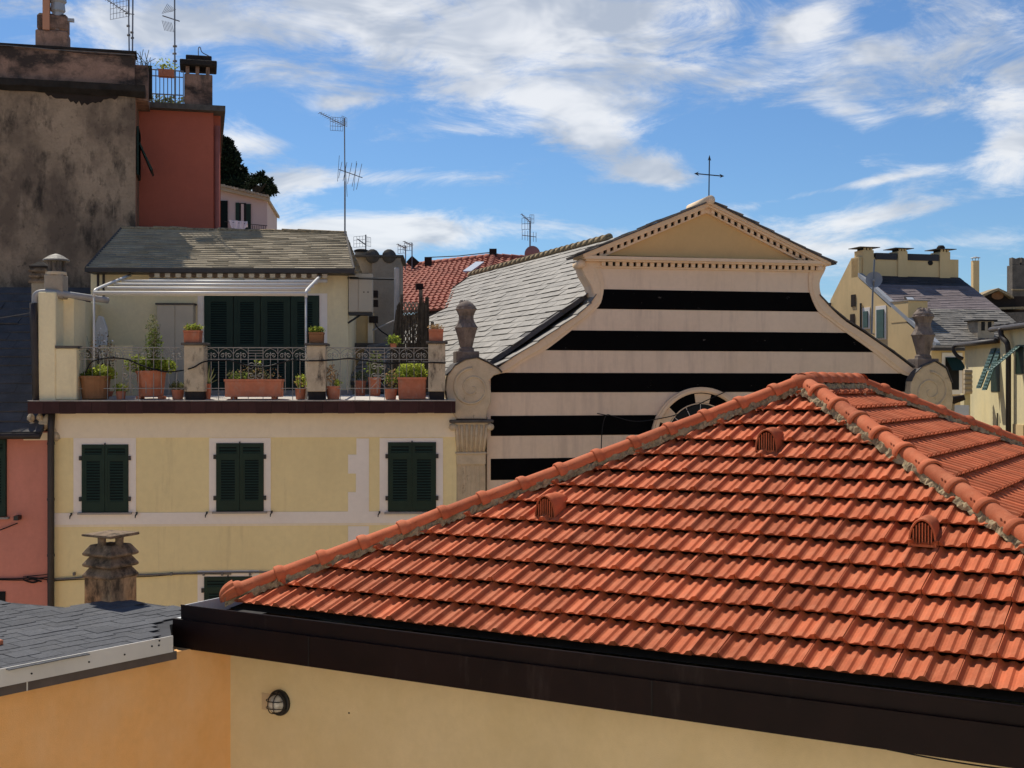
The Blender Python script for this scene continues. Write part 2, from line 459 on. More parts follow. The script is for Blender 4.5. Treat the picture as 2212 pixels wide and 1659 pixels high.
mat('tall_wall', (0.34, 0.245, 0.165), 0.95, 0.18, 1.2, 0.014, 14, fine=0.12, stain=[((0.15, 0.108, 0.078), (0.36, 0.36, 0.26), (0.44, 0.56), 0.92), ((0.045, 0.036, 0.030), (1.9, 1.9, 0.8), (0.50, 0.64), 0.85), ((0.42, 0.31, 0.22), (4.2, 4.2, 0.30), (0.60, 0.72), 0.45), ((0.03, 0.026, 0.023), (7, 7, 7), (0.58, 0.70), 0.5)])
mat('tall_parapet', (0.30, 0.185, 0.135), 0.95, 0.2, 1.6, 0.012, 14, fine=0.12, stain=[((0.035, 0.030, 0.028), (0.9, 0.9, 1.6), (0.46, 0.62), 0.92), ((0.05, 0.045, 0.04), (3.5, 3.5, 1.2), (0.54, 0.7), 0.7)])
mat('tall_cornice', (0.030, 0.026, 0.024), 0.95, 0.4, 3, 0.02, 12)
mat('tall_red', (0.42, 0.118, 0.075), 0.92, 0.08, 0.8, 0.004, 60, fine=0.05, stain=[((0.36, 0.105, 0.075), (0.5, 0.5, 0.35), (0.45, 0.7), 0.6), ((0.45, 0.25, 0.2), (2.5, 2.5, 2.5), (0.70, 0.76), 0.5)])
mat('tall_return', (0.50, 0.245, 0.15), 0.92, 0.08, 0.8)
mat('pipe_red', (0.36, 0.115, 0.085), 0.7, 0.15, 3)
mat('far_white', (0.52, 0.43, 0.40), 0.9, 0.06, 0.7)
mat('cloth', (0.74, 0.71, 0.74), 0.85, 0.06, 5)
mat('pine', (0.014, 0.024, 0.012), 0.85, 0.4, 0.9, island=0.5)
mat('bark', (0.03, 0.024, 0.018), 0.95, 0.3, 4)
mat('red_tile', (0.34, 0.125, 0.088), 0.8, 0.15, 1.5, island=0.15, fine=0.1, stain=[((0.30, 0.13, 0.09), (1.2, 1.2, 1.2), (0.5, 0.75), 0.5)])
mat('skylight', (0.42, 0.44, 0.46), 0.25, 0.05, 2, spec=0.6)
mat('grey_block', (0.34, 0.29, 0.225), 0.95, 0.16, 1.5, 0.006, 20, fine=0.1, stain=[((0.06, 0.052, 0.045), (1.0, 1.0, 0.55), (0.5, 0.72), 0.8)])
mat('ochre_far', (0.66, 0.49, 0.26), 0.92, 0.08, 0.8, stain=[((0.44, 0.34, 0.18), (1.2, 1.2, 0.4), (0.5, 0.75), 0.5)])
mat('cream_far', (0.76, 0.66, 0.39), 0.92, 0.07, 0.8, fine=0.05, stain=[((0.46, 0.44, 0.32), (1.6, 1.6, 0.35), (0.5, 0.78), 0.6)])
mat('dish_grey', (0.35, 0.34, 0.34), 0.7, 0.06, 4)
mat('dish_red', (0.33, 0.175, 0.16), 0.8, 0.06, 4)
mat('antenna_metal', (0.20, 0.20, 0.21), 0.45, 0.1, 5, metal=0.5)
mat('tower_stone', (0.12, 0.105, 0.09), 0.95, 0.35, 1.5, 0.03, 8, fine=0.3)
mat('brown_dark', (0.035, 0.026, 0.022), 0.9, 0.3, 1.5)
mat('corrugated', (0.52, 0.51, 0.48), 0.6, 0.1, 2)
mat('ground', (0.36, 0.32, 0.265), 0.95, 0.2, 0.05)
mat('plaster_white', (0.82, 0.77, 0.68), 0.92, 0.05, 0.8)

# ------------------------------------------------------------------ ground
g = MB(); g.add([(-4000, -4000, GZ), (4000, -4000, GZ), (4000, 6000, GZ), (-4000, 6000, GZ)], [(0, 1, 2, 3)])
gr = g.obj('ground', 'ground'); gr['kind'] = 'structure'

# ------------------------------------------------------------------ foreground house with the hipped clay tile roof
G = Frame((-2.75, 11.95), -30.0)
W2 = 4.32; RL = 2.32; RISE = 2.03; ZE = -2.125
PIT = math.atan2(RISE, W2)
WID = 2 * W2; LEN = WID + RL
house = thing('tiled_house', G.pt(0.3, 0.3, GZ), 'ochre plastered house with orange clay tiled hip roof and deep brown gutter', 'house')
wl = MB(G); wl.box(-0.10, WID + 0.1, 0.195, LEN, GZ, -2.42); wl.obj('wall', 'plaster_ochre', house)
# deck under the tiles
dk = MB(G)
c = [(0.03, 0.03), (WID - .03, 0.03), (WID - .03, LEN - .03), (0.03, LEN - .03)]
dk.add([(s, d, ZE - 0.02) for s, d in c] + [(W2, W2, ZE + RISE - 0.03), (W2, W2 + RL, ZE + RISE - 0.03)],
       [(0, 1, 4), (1, 2, 5, 4), (2, 3, 5), (3, 0, 4, 5), (3, 2, 1, 0)])
dk.obj('roof_deck', 'dark_gap', house)
# box gutter: lower fascia, step, upper rim, trough
OUT = 0.28
FXL = G.S(373, -OUT)
for nm, a, m in (('fascia', (FXL, WID + .335, -OUT, -OUT + .03, -2.505, -2.235), 'gutter_brown'),
                 ('fascia', (FXL, FXL + .03, -OUT + .03, LEN + .3, -2.505, -2.235), 'gutter_brown'),
                 ('gutter_rim', (FXL + .075, WID + .3, -OUT + .032, -OUT + .045, -2.24, -2.108), 'gutter_brown'),
                 ('gutter_rim', (FXL + .075, FXL + .088, -OUT + .045, LEN + .3, -2.24, -2.108), 'white_metal'),
                 ('gutter_ledge', (FXL + .002, WID + .3, -OUT + .002, -OUT + .045, -2.238, -2.2335), 'gutter_brown'),
                 ('gutter_floor', (FXL + .088, WID + .3, -OUT + .045, 0.15, -2.262, -2.255), 'gutter_inside'),
                 ('gutter_floor', (FXL + .088, 0.1, 0.15, LEN, -2.262, -2.256), 'gutter_inside'),
                 ('soffit', (FXL + .03, WID + .3, -OUT + .03, 0.19, -2.50, -2.485), 'eave_brown'),
                 ('gutter_ledge', (FXL + .002, FXL + .088, -OUT + .047, LEN, -2.2385, -2.234), 'white_metal')):
    MB(G).box(*a).obj(nm, m, house)
for s in (1.25, 4.55, 7.6): MB(G).box(s, s + 0.012, -OUT - .004, -OUT, -2.503, -2.238).obj('fascia_joint', 'gutter_inside', house)
g2 = MB(G)                                       # turned-over bead along the top of the rim
g2.tube([(FXL + .07, -OUT + .038, -2.106), (WID + .3, -OUT + .038, -2.106)], 0.008, 6)
g2.obj('rim_bead', 'gutter_brown', house)
MB(G).tube(curve_pts([(6.3, 0.0 - OUT + .01, -2.503), (6.6, -.26, -2.522), (6.9, -.26, -2.527), (7.2, -.26, -2.518), (7.5, -.27, -2.503)], 5), 0.006, 5).obj('cable_loop', 'cable', house)

# --- tiles
TW, TL = 0.2155, 0.3535
PX = [0, .03, .125, .20, .30, .375, .52, .60, .69, .77, .85, .985]
PH = [.041, .044, .014, .003, .005, .015, .018, .004, .002, .016, .037, .044]
LIFT = 0.060
def tile_verts():
    v = []
    for x, h in zip(PX, PH): v.append(V((x * TW, 0.0, LIFT + h + .004)))          # front top
    for x, h in zip(PX, PH): v.append(V((x * TW, 0.012, LIFT - 0.010 + min(h * .2, .004))))   # front bottom
    for x, h in zip(PX, PH): v.append(V((x * TW, TL * 1.12, h - 0.004)))          # back top
    n = len(PX); f = []
    for i in range(n - 1):
        f.append((i, i + 1, 2 * n + i + 1, 2 * n + i))
        f.append((n + i, n + i + 1, i + 1, i))
    f.append((0, 2 * n, n)); f.append((n - 1, 2 * n - 1, 3 * n - 1))
    return v, f
TV, TF = tile_verts()
tile_me = bpy.data.meshes.new('roof_tile')
tile_me.from_pydata(TV, [], TF)
tile_me.materials.append(MAT['clay'])
def face_matrix(O, along, inward, k, j, off):
    """tile matrix on a roof face: O eave corner (world), along and inward unit plan vectors"""
    up = V((inward.x * math.cos(PIT), inward.y * math.cos(PIT), math.sin(PIT)))
    al = V((along.x, along.y, 0))
    nr = al.cross(up)
    p = O + al * (j * TW + off) + up * (k * TL)
    return Matrix(((al.x, up.x, nr.x, p.x), (al.y, up.y, nr.y, p.y), (al.z, up.z, nr.z, p.z), (0, 0, 0, 1)))
SLOPE = W2 / math.cos(PIT)
NR = int(SLOPE / TL) + 1
tiles = []           # (matrix, cut planes or None)
faces = [(G.pt(0, 0, ZE), G.t, G.w, WID, False), (G.pt(WID, 0, ZE), G.w, -G.t, LEN, True),
         (G.pt(0, LEN, ZE), -G.w, G.t, LEN, True), (G.pt(WID, LEN, ZE), -G.t, -G.w, WID, False)]
VENTS = []
for fi, (O, al, inw, Lg, trap) in enumerate(faces):
    for k in range(NR):
        y0 = k * TL * math.cos(PIT); y1 = y0 + TL * math.cos(PIT)
        ym = y0 + 0.16
        off = 0.03
        for j in range(-1, int(Lg / TW) + 2):
            x0 = j * TW + off; x1 = x0 + TW
            if x1 < y0 - 0.02 or x0 > Lg - y0 + 0.02: continue
            if y0 > W2 - .05: continue
            cut = []
            if x0 < y1 + 0.08: cut.append(0)
            if x1 > Lg - y1 - 0.08: cut.append(1)
            if trap is True and y1 + 0.06 > W2: cut.append(2)
            tiles.append((fi, face_matrix(O, al, inw, k, j, off), cut, k, j))
def cut_mesh(M, fi, cut):
    O, al, inw, Lg, trap = faces[fi]
    bm = bmesh.new()
    vs = [bm.verts.new(M @ p) for p in TV]
    for f in TF: bm.faces.new([vs[i] for i in f])
    for c in cut:
        if c == 0: co = O; no = (inw - al).normalized()
        elif c == 1: co = O + V((al.x, al.y, 0)) * Lg; no = (inw + al).normalized()
        else: co = O + V((inw.x, inw.y, 0)) * W2; no = inw
        bmesh.ops.bisect_plane(bm, geom=bm.verts[:] + bm.edges[:] + bm.faces[:], plane_co=co - V((no.x, no.y, 0)) * 0.02, plane_no=V((no.x, no.y, 0)), clear_outer=True)
    return bm
def in_view(p):
    if p.y < 1: return False
    u = CX + F * p.x / p.y; v = CY - F * p.z / p.y
    return -40 < u < 2260 and -40 < v < 1700
cand = []
for i, (fi, M, cut, k, j) in enumerate(tiles):
    p = M @ V((TW / 2, TL / 2, 0))
    cand.append((0 if (fi in (0, 1) and in_view(p)) else 1, fi, p.length, i))
cand.sort()
single = set(c[3] for c in cand[:300] if c[0] == 0)
rest = MB()
for i, (fi, M, cut, k, j) in enumerate(tiles):
    if i in single:
        # hand-laid tiles: none sits quite like its neighbour
        M = M @ Matrix.Rotation(R(random.gauss(0, .35)), 4, 'Z') @ Matrix.Translation((random.gauss(0, .0012), random.gauss(0, .004), random.gauss(.001, .0015)))
    if i in single and not cut:
        inst(tile_me, 'roof_tile', house, M)
        continue
    if cut:
        bm = cut_mesh(M, fi, cut)
        bm.verts.index_update()
        vs = [v.co.copy() for v in bm.verts]; fs = [tuple(v.index for v in f.verts) for f in bm.faces]
        bm.free()
        if len(fs) < 3: continue
    else:
        vs = [M @ p for p in TV]; fs = TF
    if i in single:
        m = MB(); m.add(vs, fs); m.obj('roof_tile', 'clay', house, fix=False)
    else:
        rest.add(vs, fs)
rest.obj('roof_tiles_far', 'clay_stuff', house, kind='stuff', fix=False)

# --- hip and ridge caps
CL_ = 0.425
def cap_mesh(name, r, collar=1.22, L_=CL_ * 1.12):
    rings = [(0.0, collar * .96, 0), (0.012, collar, 0), (0.05, collar, 0), (0.075, collar * .93, 0), (0.095, 1.03, 0), (0.11, 1.0, 0), (L_, 0.90, 0)]
    n = 12; m = MB()
    vs = []
    for x, k, _ in rings:
        for j in range(n + 1):
            a = R(-8 + 196 * j / n)
            vs.append((x, -math.cos(a) * r * k, math.sin(a) * r * k * 0.94))
    for j in range(n + 1):                                   # inner lip, gives the rim its thickness
        a = R(-8 + 196 * j / n)
        vs.append((0.0, -math.cos(a) * r * collar * .82, math.sin(a) * r * collar * .94 * .82))
    fs = [(i * (n + 1) + j, i * (n + 1) + j + 1, (i + 1) * (n + 1) + j + 1, (i + 1) * (n + 1) + j) for i in range(len(rings) - 1) for j in range(n)]
    q = len(rings) * (n + 1)
    fs += [(q + j, q + j + 1, j + 1, j) for j in range(n)]
    k = len(vs)                                               # small nubs beside the collar
    for sy in (-1, 1):
        for x in (-.02 + .14, .17):
            yy = sy * r * .80; zz_ = r * .60
            vs += [(x - .008, yy, zz_), (x + .008, yy, zz_), (x + .008, yy + sy * .012, zz_ - .012), (x - .008, yy + sy * .012, zz_ - .012), (x, yy + sy * .014, zz_ + .006)]
            fs += [(k, k + 1, k + 4), (k + 1, k + 2, k + 4), (k + 2, k + 3, k + 4), (k + 3, k, k + 4)]
            k += 5
    me = bpy.data.meshes.new(name)
    me.from_pydata(vs, [], fs)
    me.polygons.foreach_set('use_smooth', [True] * len(me.polygons))
    me.materials.append(MAT['clay'])
    return me
cap_me = cap_mesh('hip_tile', 0.092, 1.30)
def caps(A, B, name, first=0.0, step=CL_):
    """from low A to high B"""
    d = (B - A); Ln = d.length; x = d.normalized()
    y = V((0, 0, 1)).cross(x).normalized(); z = x.cross(y)
    t = first
    while t < Ln - 0.08:
        p = A + x * t
        tilt = Matrix.Rotation(R(-1.6 + random.gauss(0, .5)), 4, 'Y')
        M = Matrix(((x.x, y.x, z.x, p.x), (x.y, y.y, z.y, p.y), (x.z, y.z, z.z, p.z), (0, 0, 0, 1))) @ tilt @ Matrix.Rotation(R(random.gauss(0, .8)), 4, 'Z')
        inst(cap_me, name, house, M)
        t += step + random.gauss(0, .004)
def mortar(A, B, half=0.118, top=0.030, low=-0.045, step=0.03):
    d = (B - A); Ln = d.length; x = d.normalized()
    y = V((0, 0, 1)).cross(x).normalized(); z = V((0, 0, 1))
    m = MB(); n = int(Ln / step); prof = [(-1.0, low), (-.86, low * .2), (-.72, top * .8), (0, top), (.72, top * .8), (.86, low * .2), (1.0, low)]
    vs = []
    for i in range(n + 1):
        p = A + x * (Ln * i / n)
        wob = 0.012 * math.sin(i * .7) + U(-.012, .012)
        for a, h in prof:
            vs.append(p + y * (a * half + (wob if a > 0 else -wob) * abs(a) + U(-.012, .012)) + z * (h + U(-.014, .014)))
    k = len(prof)
    m.add(vs, [(i * k + j, i * k + j + 1, (i + 1) * k + j + 1, (i + 1) * k + j) for i in range(n) for j in range(k - 1)])
    m.obj('mortar_bed', 'mortar', house, fix=False)
HZ = 0.085
P0 = G.pt(0, 0, ZE + HZ); P1 = G.pt(WID, 0, ZE + HZ); P2 = G.pt(WID, LEN, ZE + HZ); P3 = G.pt(0, LEN, ZE + HZ)
A_ = G.pt(W2, W2, ZE + RISE + HZ + .02); B_ = G.pt(W2, W2 + RL, ZE + RISE + HZ + .02)
for a, b_ in ((P0, A_), (P1, A_), (P2, B_), (P3, B_)):
    mortar(a - V((0, 0, .02)), b_ - V((0, 0, .02)))
    caps(a, b_, 'hip_tile', first=0.10)
mortar(A_ - V((0, 0, .03)), B_ - V((0, 0, .03)))
caps(B_ + V((0, 0, .015)), A_ + V((0, 0, .015)), 'ridge_tile', first=0.12, step=0.36)
# junction cap where the hips meet
J = MB(); J.lathe(0, 0, [(.155, -.07), (.16, -.02), (.15, .03), (.12, .075), (.07, .10), (.015, .112)], 14)
J.v = [p + A_ + V((0, 0, .0)) for p in J.v]; J.obj('junction_cap', 'clay', house, smooth=True)
# scallop-shaped starter at the foot of the left hip
for C0, B0 in ((P0, A_), (P1, A_)):
    x = (B0 - C0).normalized(); y = V((0, 0, 1)).cross(x).normalized(); z = x.cross(y)
    m = MB(); vs = []; nA, nB = 28, 7
    for i in range(nB + 1):
        f = i / nB
        for j in range(nA + 1):
            a = R(-5 + 190 * j / nA)
            rr = 0.132 * math.sin(f * math.pi / 2) ** .75 * (1 + 0.09 * math.cos(a * 11) * (1 - .25 * f))
            vs.append(C0 + x * (0.12 - 0.17 * math.cos(f * math.pi / 2)) - y * (math.cos(a) * rr) + z * (math.sin(a) * rr * .95 - .03 * (1 - f)))
    m.add(vs, [(i * (nA + 1) + j, i * (nA + 1) + j + 1, (i + 1) * (nA + 1) + j + 1, (i + 1) * (nA + 1) + j) for i in range(nB) for j in range(nA)])
    m.obj('hip_end_shell', 'clay', house, smooth=True, fix=False)
# --- roof vents on the front slope
def on_slope(u, v, lift=0.085):
    nrm = V((-G.w.x * math.sin(PIT), -G.w.y * math.sin(PIT), math.cos(PIT)))
    O = G.pt(0, 0, ZE + lift / math.cos(PIT)); r = ray(u, v)
    return r * (O.dot(nrm) / r.dot(nrm))
for u, v in ((1655, 968), (1177, 1112), (1992, 1170)):
    p = on_slope(u, v)
    s0, d0 = G.loc(p); z0 = p.z - .015
    vent = MB(G); n = 14; vs = []
    ln = 0.36
    for i, (dd, k, zz0) in enumerate(((0, 1, 0), (0.015, 1.03, 0), (0.10, 1.0, .02), (0.24, .9, .075), (ln, .60, .16))):
        for j in range(n + 1):
            a = math.pi * j / n
            x = -math.cos(a); h = math.sin(a) ** .8
            vs.append((s0 + x * .106 * k, d0 + dd, z0 + zz0 + h * .195 * k * (1 if i < 3 else (.8 if i == 3 else .25)) - .03 * (1 - h)))
    vent.add(vs, [(i * (n + 1) + j, i * (n + 1) + j + 1, (i + 1) * (n + 1) + j + 1, (i + 1) * (n + 1) + j) for i in range(4) for j in range(n)])
    vo = vent.obj('roof_vent', 'clay', house, smooth=True, fix=False)
    rim = MB(G)
    rim.tube([(s0 - math.cos(math.pi * j / n) * .106, d0, z0 + math.sin(math.pi * j / n) ** .8 * .195 - .03 * (1 - math.sin(math.pi * j / n) ** .8)) for j in range(n + 1)], 0.009, 6)
    rim.obj('vent_rim', 'clay', vo)
    bk = MB(G); bk.prism([(s0 - math.cos(math.pi * j / n) * .098, z0 + math.sin(math.pi * j / n) ** .8 * .185 - .02) for j in range(n + 1)], d0 + .03, d0 + .04)
    bk.obj('vent_back', 'dark_gap', vo)
    for q in range(7):
        x = -.072 + .024 * q
        h = .182 * math.sqrt(max(0, 1 - (x / .104) ** 2)) - .012
        gb = MB(G); gb.box(s0 + x - .0052, s0 + x + .0052, d0 + .004, d0 + .018, z0 - .02, z0 + h)
        gb.obj('grille_bar', 'clay', vo)
    gb = MB(G); gb.box(s0 - .094, s0 + .094, d0 + .003, d0 + .02, z0 - .03, z0 - .008); gb.obj('grille_sill', 'clay', vo)

# --- bulkhead lamp on the ochre wall
WD = 0.195
ls, lz = G.px(606, 1517, WD)
lamp = thing('bulkhead_lamp', G.pt(ls, WD, lz), 'round black caged bulkhead lamp on the ochre wall under the gutter', 'wall lamp')
m = MB(G); m.disc(ls, lz, 0.0, 0.122, WD - .035, WD - .001, n=28); m.obj('base_plate', 'black_iron', lamp, bevel=.004)
m = MB(G); m.disc(ls, lz, 0.084, 0.106, WD - .06, WD - .035, n=28); m.obj('retaining_ring', 'black_iron', lamp)
m = MB(G)
prof = [(0.084, .0), (.082, .03), (.072, .062), (.05, .085), (.02, .095)]
vs = []
for r_, h in prof:
    for j in range(20):
        a = 2 * math.pi * j / 20; vs.append((ls + r_ * math.cos(a), WD - .04 - h, lz + r_ * math.sin(a)))
m.add(vs, [(i * 20 + j, i * 20 + (j + 1) % 20, (i + 1) * 20 + (j + 1) % 20, (i + 1) * 20 + j) for i in range(4) for j in range(20)] + [tuple(80 + j for j in range(20))])
m.obj('glass_dome', 'lamp_glass', lamp, smooth=True)
for kx, hz in ((-.032, 0), (.032, 0), (0, -.034), (0, .034)):
    pts = []
    for j in range(11):
        a = math.pi * j / 10; c_, q_ = math.cos(a), math.sin(a)
        dd = WD - .04 - .105 * q_ ** .7
        pts.append((ls + kx, dd, lz + .098 * c_) if kx else (ls + .098 * c_, dd, lz + hz))
    MB(G).tube(pts, 0.0048, 6).obj('cage_bar', 'black_iron', lamp)
p0 = G.px(566, 1496, WD); p1 = G.px(590, 1536, WD)
MB(G).box(p0[0], p1[0] + .06, WD - .004, WD - .001, p1[1], p0[1]).obj('paint_patch', 'wall_patch', house)
s_, z_ = G.px(754, 1540, WD)
MB(G).lathe(s_, WD, [(.008, z_ - .006), (.008, z_ + .006)], 8).obj('anchor_hole', 'dark_gap', house)
# ------------------------------------------------------------------ shared builders
def slate_rows(A, B, C, D, rows, width, thk=0.014, jit=0.3, over=1.18, keep=None, gap=0.004, kv=(0.6, 1.5)):
    """slates over the roof patch A,B (eave) C,D (ridge, C above B); returns a list of (verts, faces)"""
    A, B, C, D = V(A), V(B), V(C), V(D)
    nrm = (B - A).cross(D - A).normalized()
    if nrm.z < 0: nrm = -nrm
    res = []
    for i in range(rows):
        t0, t1 = i / rows, min((i + over) / rows, 1.0)
        l0, r0, l1, r1 = A.lerp(D, t0), B.lerp(C, t0), A.lerp(D, t1), B.lerp(C, t1)
        Lg = (r0 - l0).length
        x = -width * (0.5 if i % 2 else 0.0) - U(0, .3) * width * jit
        while x < Lg:
            w = width * (1 + U(-jit, jit))
            a, b = max(x, 0) / Lg, min(x + w - gap, Lg) / Lg
            x += w
            if b - a < 0.15 * width / Lg: continue
            k = U(*kv); dz = U(-.12, .12) * jit * 2
            dn = (l0 - l1) * dz * .25
            dn2 = dn + (l0 - l1) * U(-.05, .05) * jit
            p = [l0.lerp(r0, a) + dn, l0.lerp(r0, b) + dn2, l1.lerp(r1, b), l1.lerp(r1, a)]
            if keep and not keep((p[0] + p[1] + p[2] + p[3]) / 4): continue
            h = nrm * thk * (1.0 + over * .6) * k
            h2 = nrm * thk * (1.0 + over * .6) * k * U(.8, 1.2)
            v = [p[0] + h, p[1] + h2, p[2] + nrm * thk * .3, p[3] + nrm * thk * .3, p[0] + h - nrm * thk * 1.6, p[1] + h2 - nrm * thk * 1.6]
            res.append((v, [(0, 1, 2, 3), (4, 5, 1, 0), (4, 0, 3), (5, 2, 1)]))
    return res
def slates(name, m, parent, *a, **k):
    b = MB()
    for v, f in slate_rows(*a, **k): b.add(v, f)
    return b.obj(name, m, parent, kind='stuff', fix=False)
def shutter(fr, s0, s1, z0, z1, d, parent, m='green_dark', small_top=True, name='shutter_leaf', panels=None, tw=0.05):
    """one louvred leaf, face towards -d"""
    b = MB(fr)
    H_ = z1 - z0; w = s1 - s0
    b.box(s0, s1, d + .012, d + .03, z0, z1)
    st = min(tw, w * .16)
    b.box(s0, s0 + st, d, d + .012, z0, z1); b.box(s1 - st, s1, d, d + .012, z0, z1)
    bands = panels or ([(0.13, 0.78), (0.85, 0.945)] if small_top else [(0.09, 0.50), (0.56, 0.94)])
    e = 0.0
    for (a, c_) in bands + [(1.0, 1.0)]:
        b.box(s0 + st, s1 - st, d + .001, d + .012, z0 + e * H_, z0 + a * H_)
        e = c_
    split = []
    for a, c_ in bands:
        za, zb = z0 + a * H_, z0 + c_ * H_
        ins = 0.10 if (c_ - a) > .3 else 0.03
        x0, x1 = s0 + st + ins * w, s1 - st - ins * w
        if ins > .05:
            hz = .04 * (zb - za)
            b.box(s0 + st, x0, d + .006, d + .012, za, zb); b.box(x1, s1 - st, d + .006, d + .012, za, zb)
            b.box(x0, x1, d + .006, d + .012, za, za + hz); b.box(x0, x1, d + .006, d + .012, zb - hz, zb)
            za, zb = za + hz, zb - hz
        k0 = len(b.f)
        b.add([(x0, d + .0118, za), (x1, d + .0118, za), (x1, d + .0118, zb), (x0, d + .0118, zb)], [(0, 1, 2, 3)])  # near-black sheet behind the slats, shade of the gaps painted as colour
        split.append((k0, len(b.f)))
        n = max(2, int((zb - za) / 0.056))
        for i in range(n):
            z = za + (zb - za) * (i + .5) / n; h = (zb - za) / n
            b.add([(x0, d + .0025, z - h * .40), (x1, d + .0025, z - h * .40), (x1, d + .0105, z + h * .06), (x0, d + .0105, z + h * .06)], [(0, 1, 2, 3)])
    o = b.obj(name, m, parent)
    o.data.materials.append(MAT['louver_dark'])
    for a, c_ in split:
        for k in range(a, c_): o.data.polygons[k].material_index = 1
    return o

# ------------------------------------------------------------------ orange house with the grey shingle roof
K = Frame(G.pt(G.S(498, WD), WD, 0)[:2], 52.3)
orange = thing('orange_house', K.pt(-1.5, .3, GZ), 'orange plastered house with flat grey shingle roof and pale metal edge', 'house')
MB(K).box(-9, 0.0, 0, 2.2, GZ, -2.50).obj('wall', 'plaster_orange', orange)
SLP = 0.05
def kz(d): return -2.30 + SLP * (d + .2)
def on_k(u, v):
    """pixel -> local point on the shingle roof plane"""
    r = ray(u, v); lo = 5.0
    w = K.w
    # z = -2.30 + SLP*((p-O).w+.2)
    Y = (-2.30 + SLP * (.2 - K.O.dot(w))) / (r.z - SLP * (r.x * w.x + w.y))
    return K.loc((r.x * Y, Y))
q1, q2, q3, q4 = on_k(446, 1318), on_k(266, 1293), on_k(170, 1312), on_k(-60, 1292)
ga = K.loc(G.pt(FXL - .012, -.31, 0)); gb = K.loc(G.pt(FXL - .012, G.loc(K.pt(q1[0], q1[1], 0))[1], 0))
poly = [(-8.5, -.21), (K.S(371, -.21), -.21), ga, gb, q2, q3, q4, (-8.5, max(q4[1], .5))]
m = MB(K)
n = len(poly)
m.add([(s, d, kz(d) - .012) for s, d in poly] + [(s, d, kz(d) - .13) for s, d in poly],
      [tuple(range(n)), tuple(range(2 * n - 1, n - 1, -1))] + [(i, (i + 1) % n, (i + 1) % n + n, i + n) for i in range(n)])
m.obj('roof_board', 'shingle_base', orange)
def inside(p, poly):
    x, y = p; r_ = False; j = len(poly) - 1
    for i in range(len(poly)):
        (xi, yi), (xj, yj) = poly[i], poly[j]
        if (yi > y) != (yj > y) and x < (xj - xi) * (y - yi) / (yj - yi) + xi: r_ = not r_
        j = i
    return r_
sh_me = []
for q in range(4):
    b = MB(); w, e, t = 0.247 * U(.96, 1.0), 0.225, 0.0032
    j1, j2 = U(-.008, .008), U(-.008, .008)
    b.add([(0, j1, t * 2.2), (w, j2, t * 2.2), (w, e * 1.05, t * .5), (0, e * 1.05, t * .5), (0, j1, 0), (w, j2, 0)],
          [(0, 1, 2, 3), (4, 5, 1, 0), (4, 0, 3), (5, 2, 1)])
    me = bpy.data.meshes.new('shingle'); me.from_pydata(b.v, [], b.f); me.materials.append(MAT['shingle']); sh_me.append(me)
cnt = 0; far = MB()
kd = math.atan(SLP)
i = 0; d = -.215
while d < 4.2:
    s = -8.5 + (i % 2) * .12 + U(0, .06)
    while s < 3:
        c_ = (s + .12, d + .08)
        lam = random.choice((0, 0, .05))
        wp = K.pt(c_[0], c_[1], kz(c_[1]))
        gs, gd = G.loc(wp)
        if inside(c_, poly) and inside((s + .235, d + .01), poly) and (gs < FXL - .11 or gd < -.35):
            x = V((K.t.x, K.t.y, 0)); y = V((K.w.x * math.cos(kd), K.w.y * math.cos(kd), math.sin(kd))); z = x.cross(y)
            p = K.pt(s, d - lam, kz(d - lam) - .004 + lam * .06 + U(0, .002))
            M = Matrix(((x.x, y.x, z.x, p.x), (x.y, y.y, z.y, p.y), (x.z, y.z, z.z, p.z), (0, 0, 0, 1)))
            if in_view(wp) and cnt < 300:
                inst(random.choice(sh_me), 'shingle', orange, M); cnt += 1
            else:
                me = random.choice(sh_me)
                far.add([M @ v.co for v in me.vertices], [tuple(f.vertices) for f in me.polygons])
        s += .245 + U(0.001, .006)
    d += .15; i += 1
if far.f: far.obj('shingles_far', 'shingle', orange, kind='stuff', fix=False)
# metal edge, screws and the eave board below it
MB(K).box(-8.6, K.S(374, -.225), -.225, -.212, -2.435, -2.288).obj('metal_edge', 'fascia_grey', orange)
MB(K).box(-8.6, K.S(382, -.2), -.20, -.02, -2.515, -2.44).obj('eave_board', 'eave_brown', orange)
for u, v in ((120, 1455), (333, 1408), (467, 1392)) + ((569, 1377), (600, 1376), (598, 1358)):
    pass
for u, v in ((68, 1455), (192, 1430), (269, 1414), (328, 1396), (343, 1394), (344, 1384)):
    s_, z_ = K.px(u, v, -.226)
    MB(K).disc(s_, z_, 0, .0085, -.231, -.225, n=8).obj('screw', 'screw', orange)
m = MB(K); m.box(K.S(57, -.2), K.S(57, -.2) + .01, -.206, -.2, -2.513, -2.442); m.obj('board_joint', 'fascia_grey', orange)
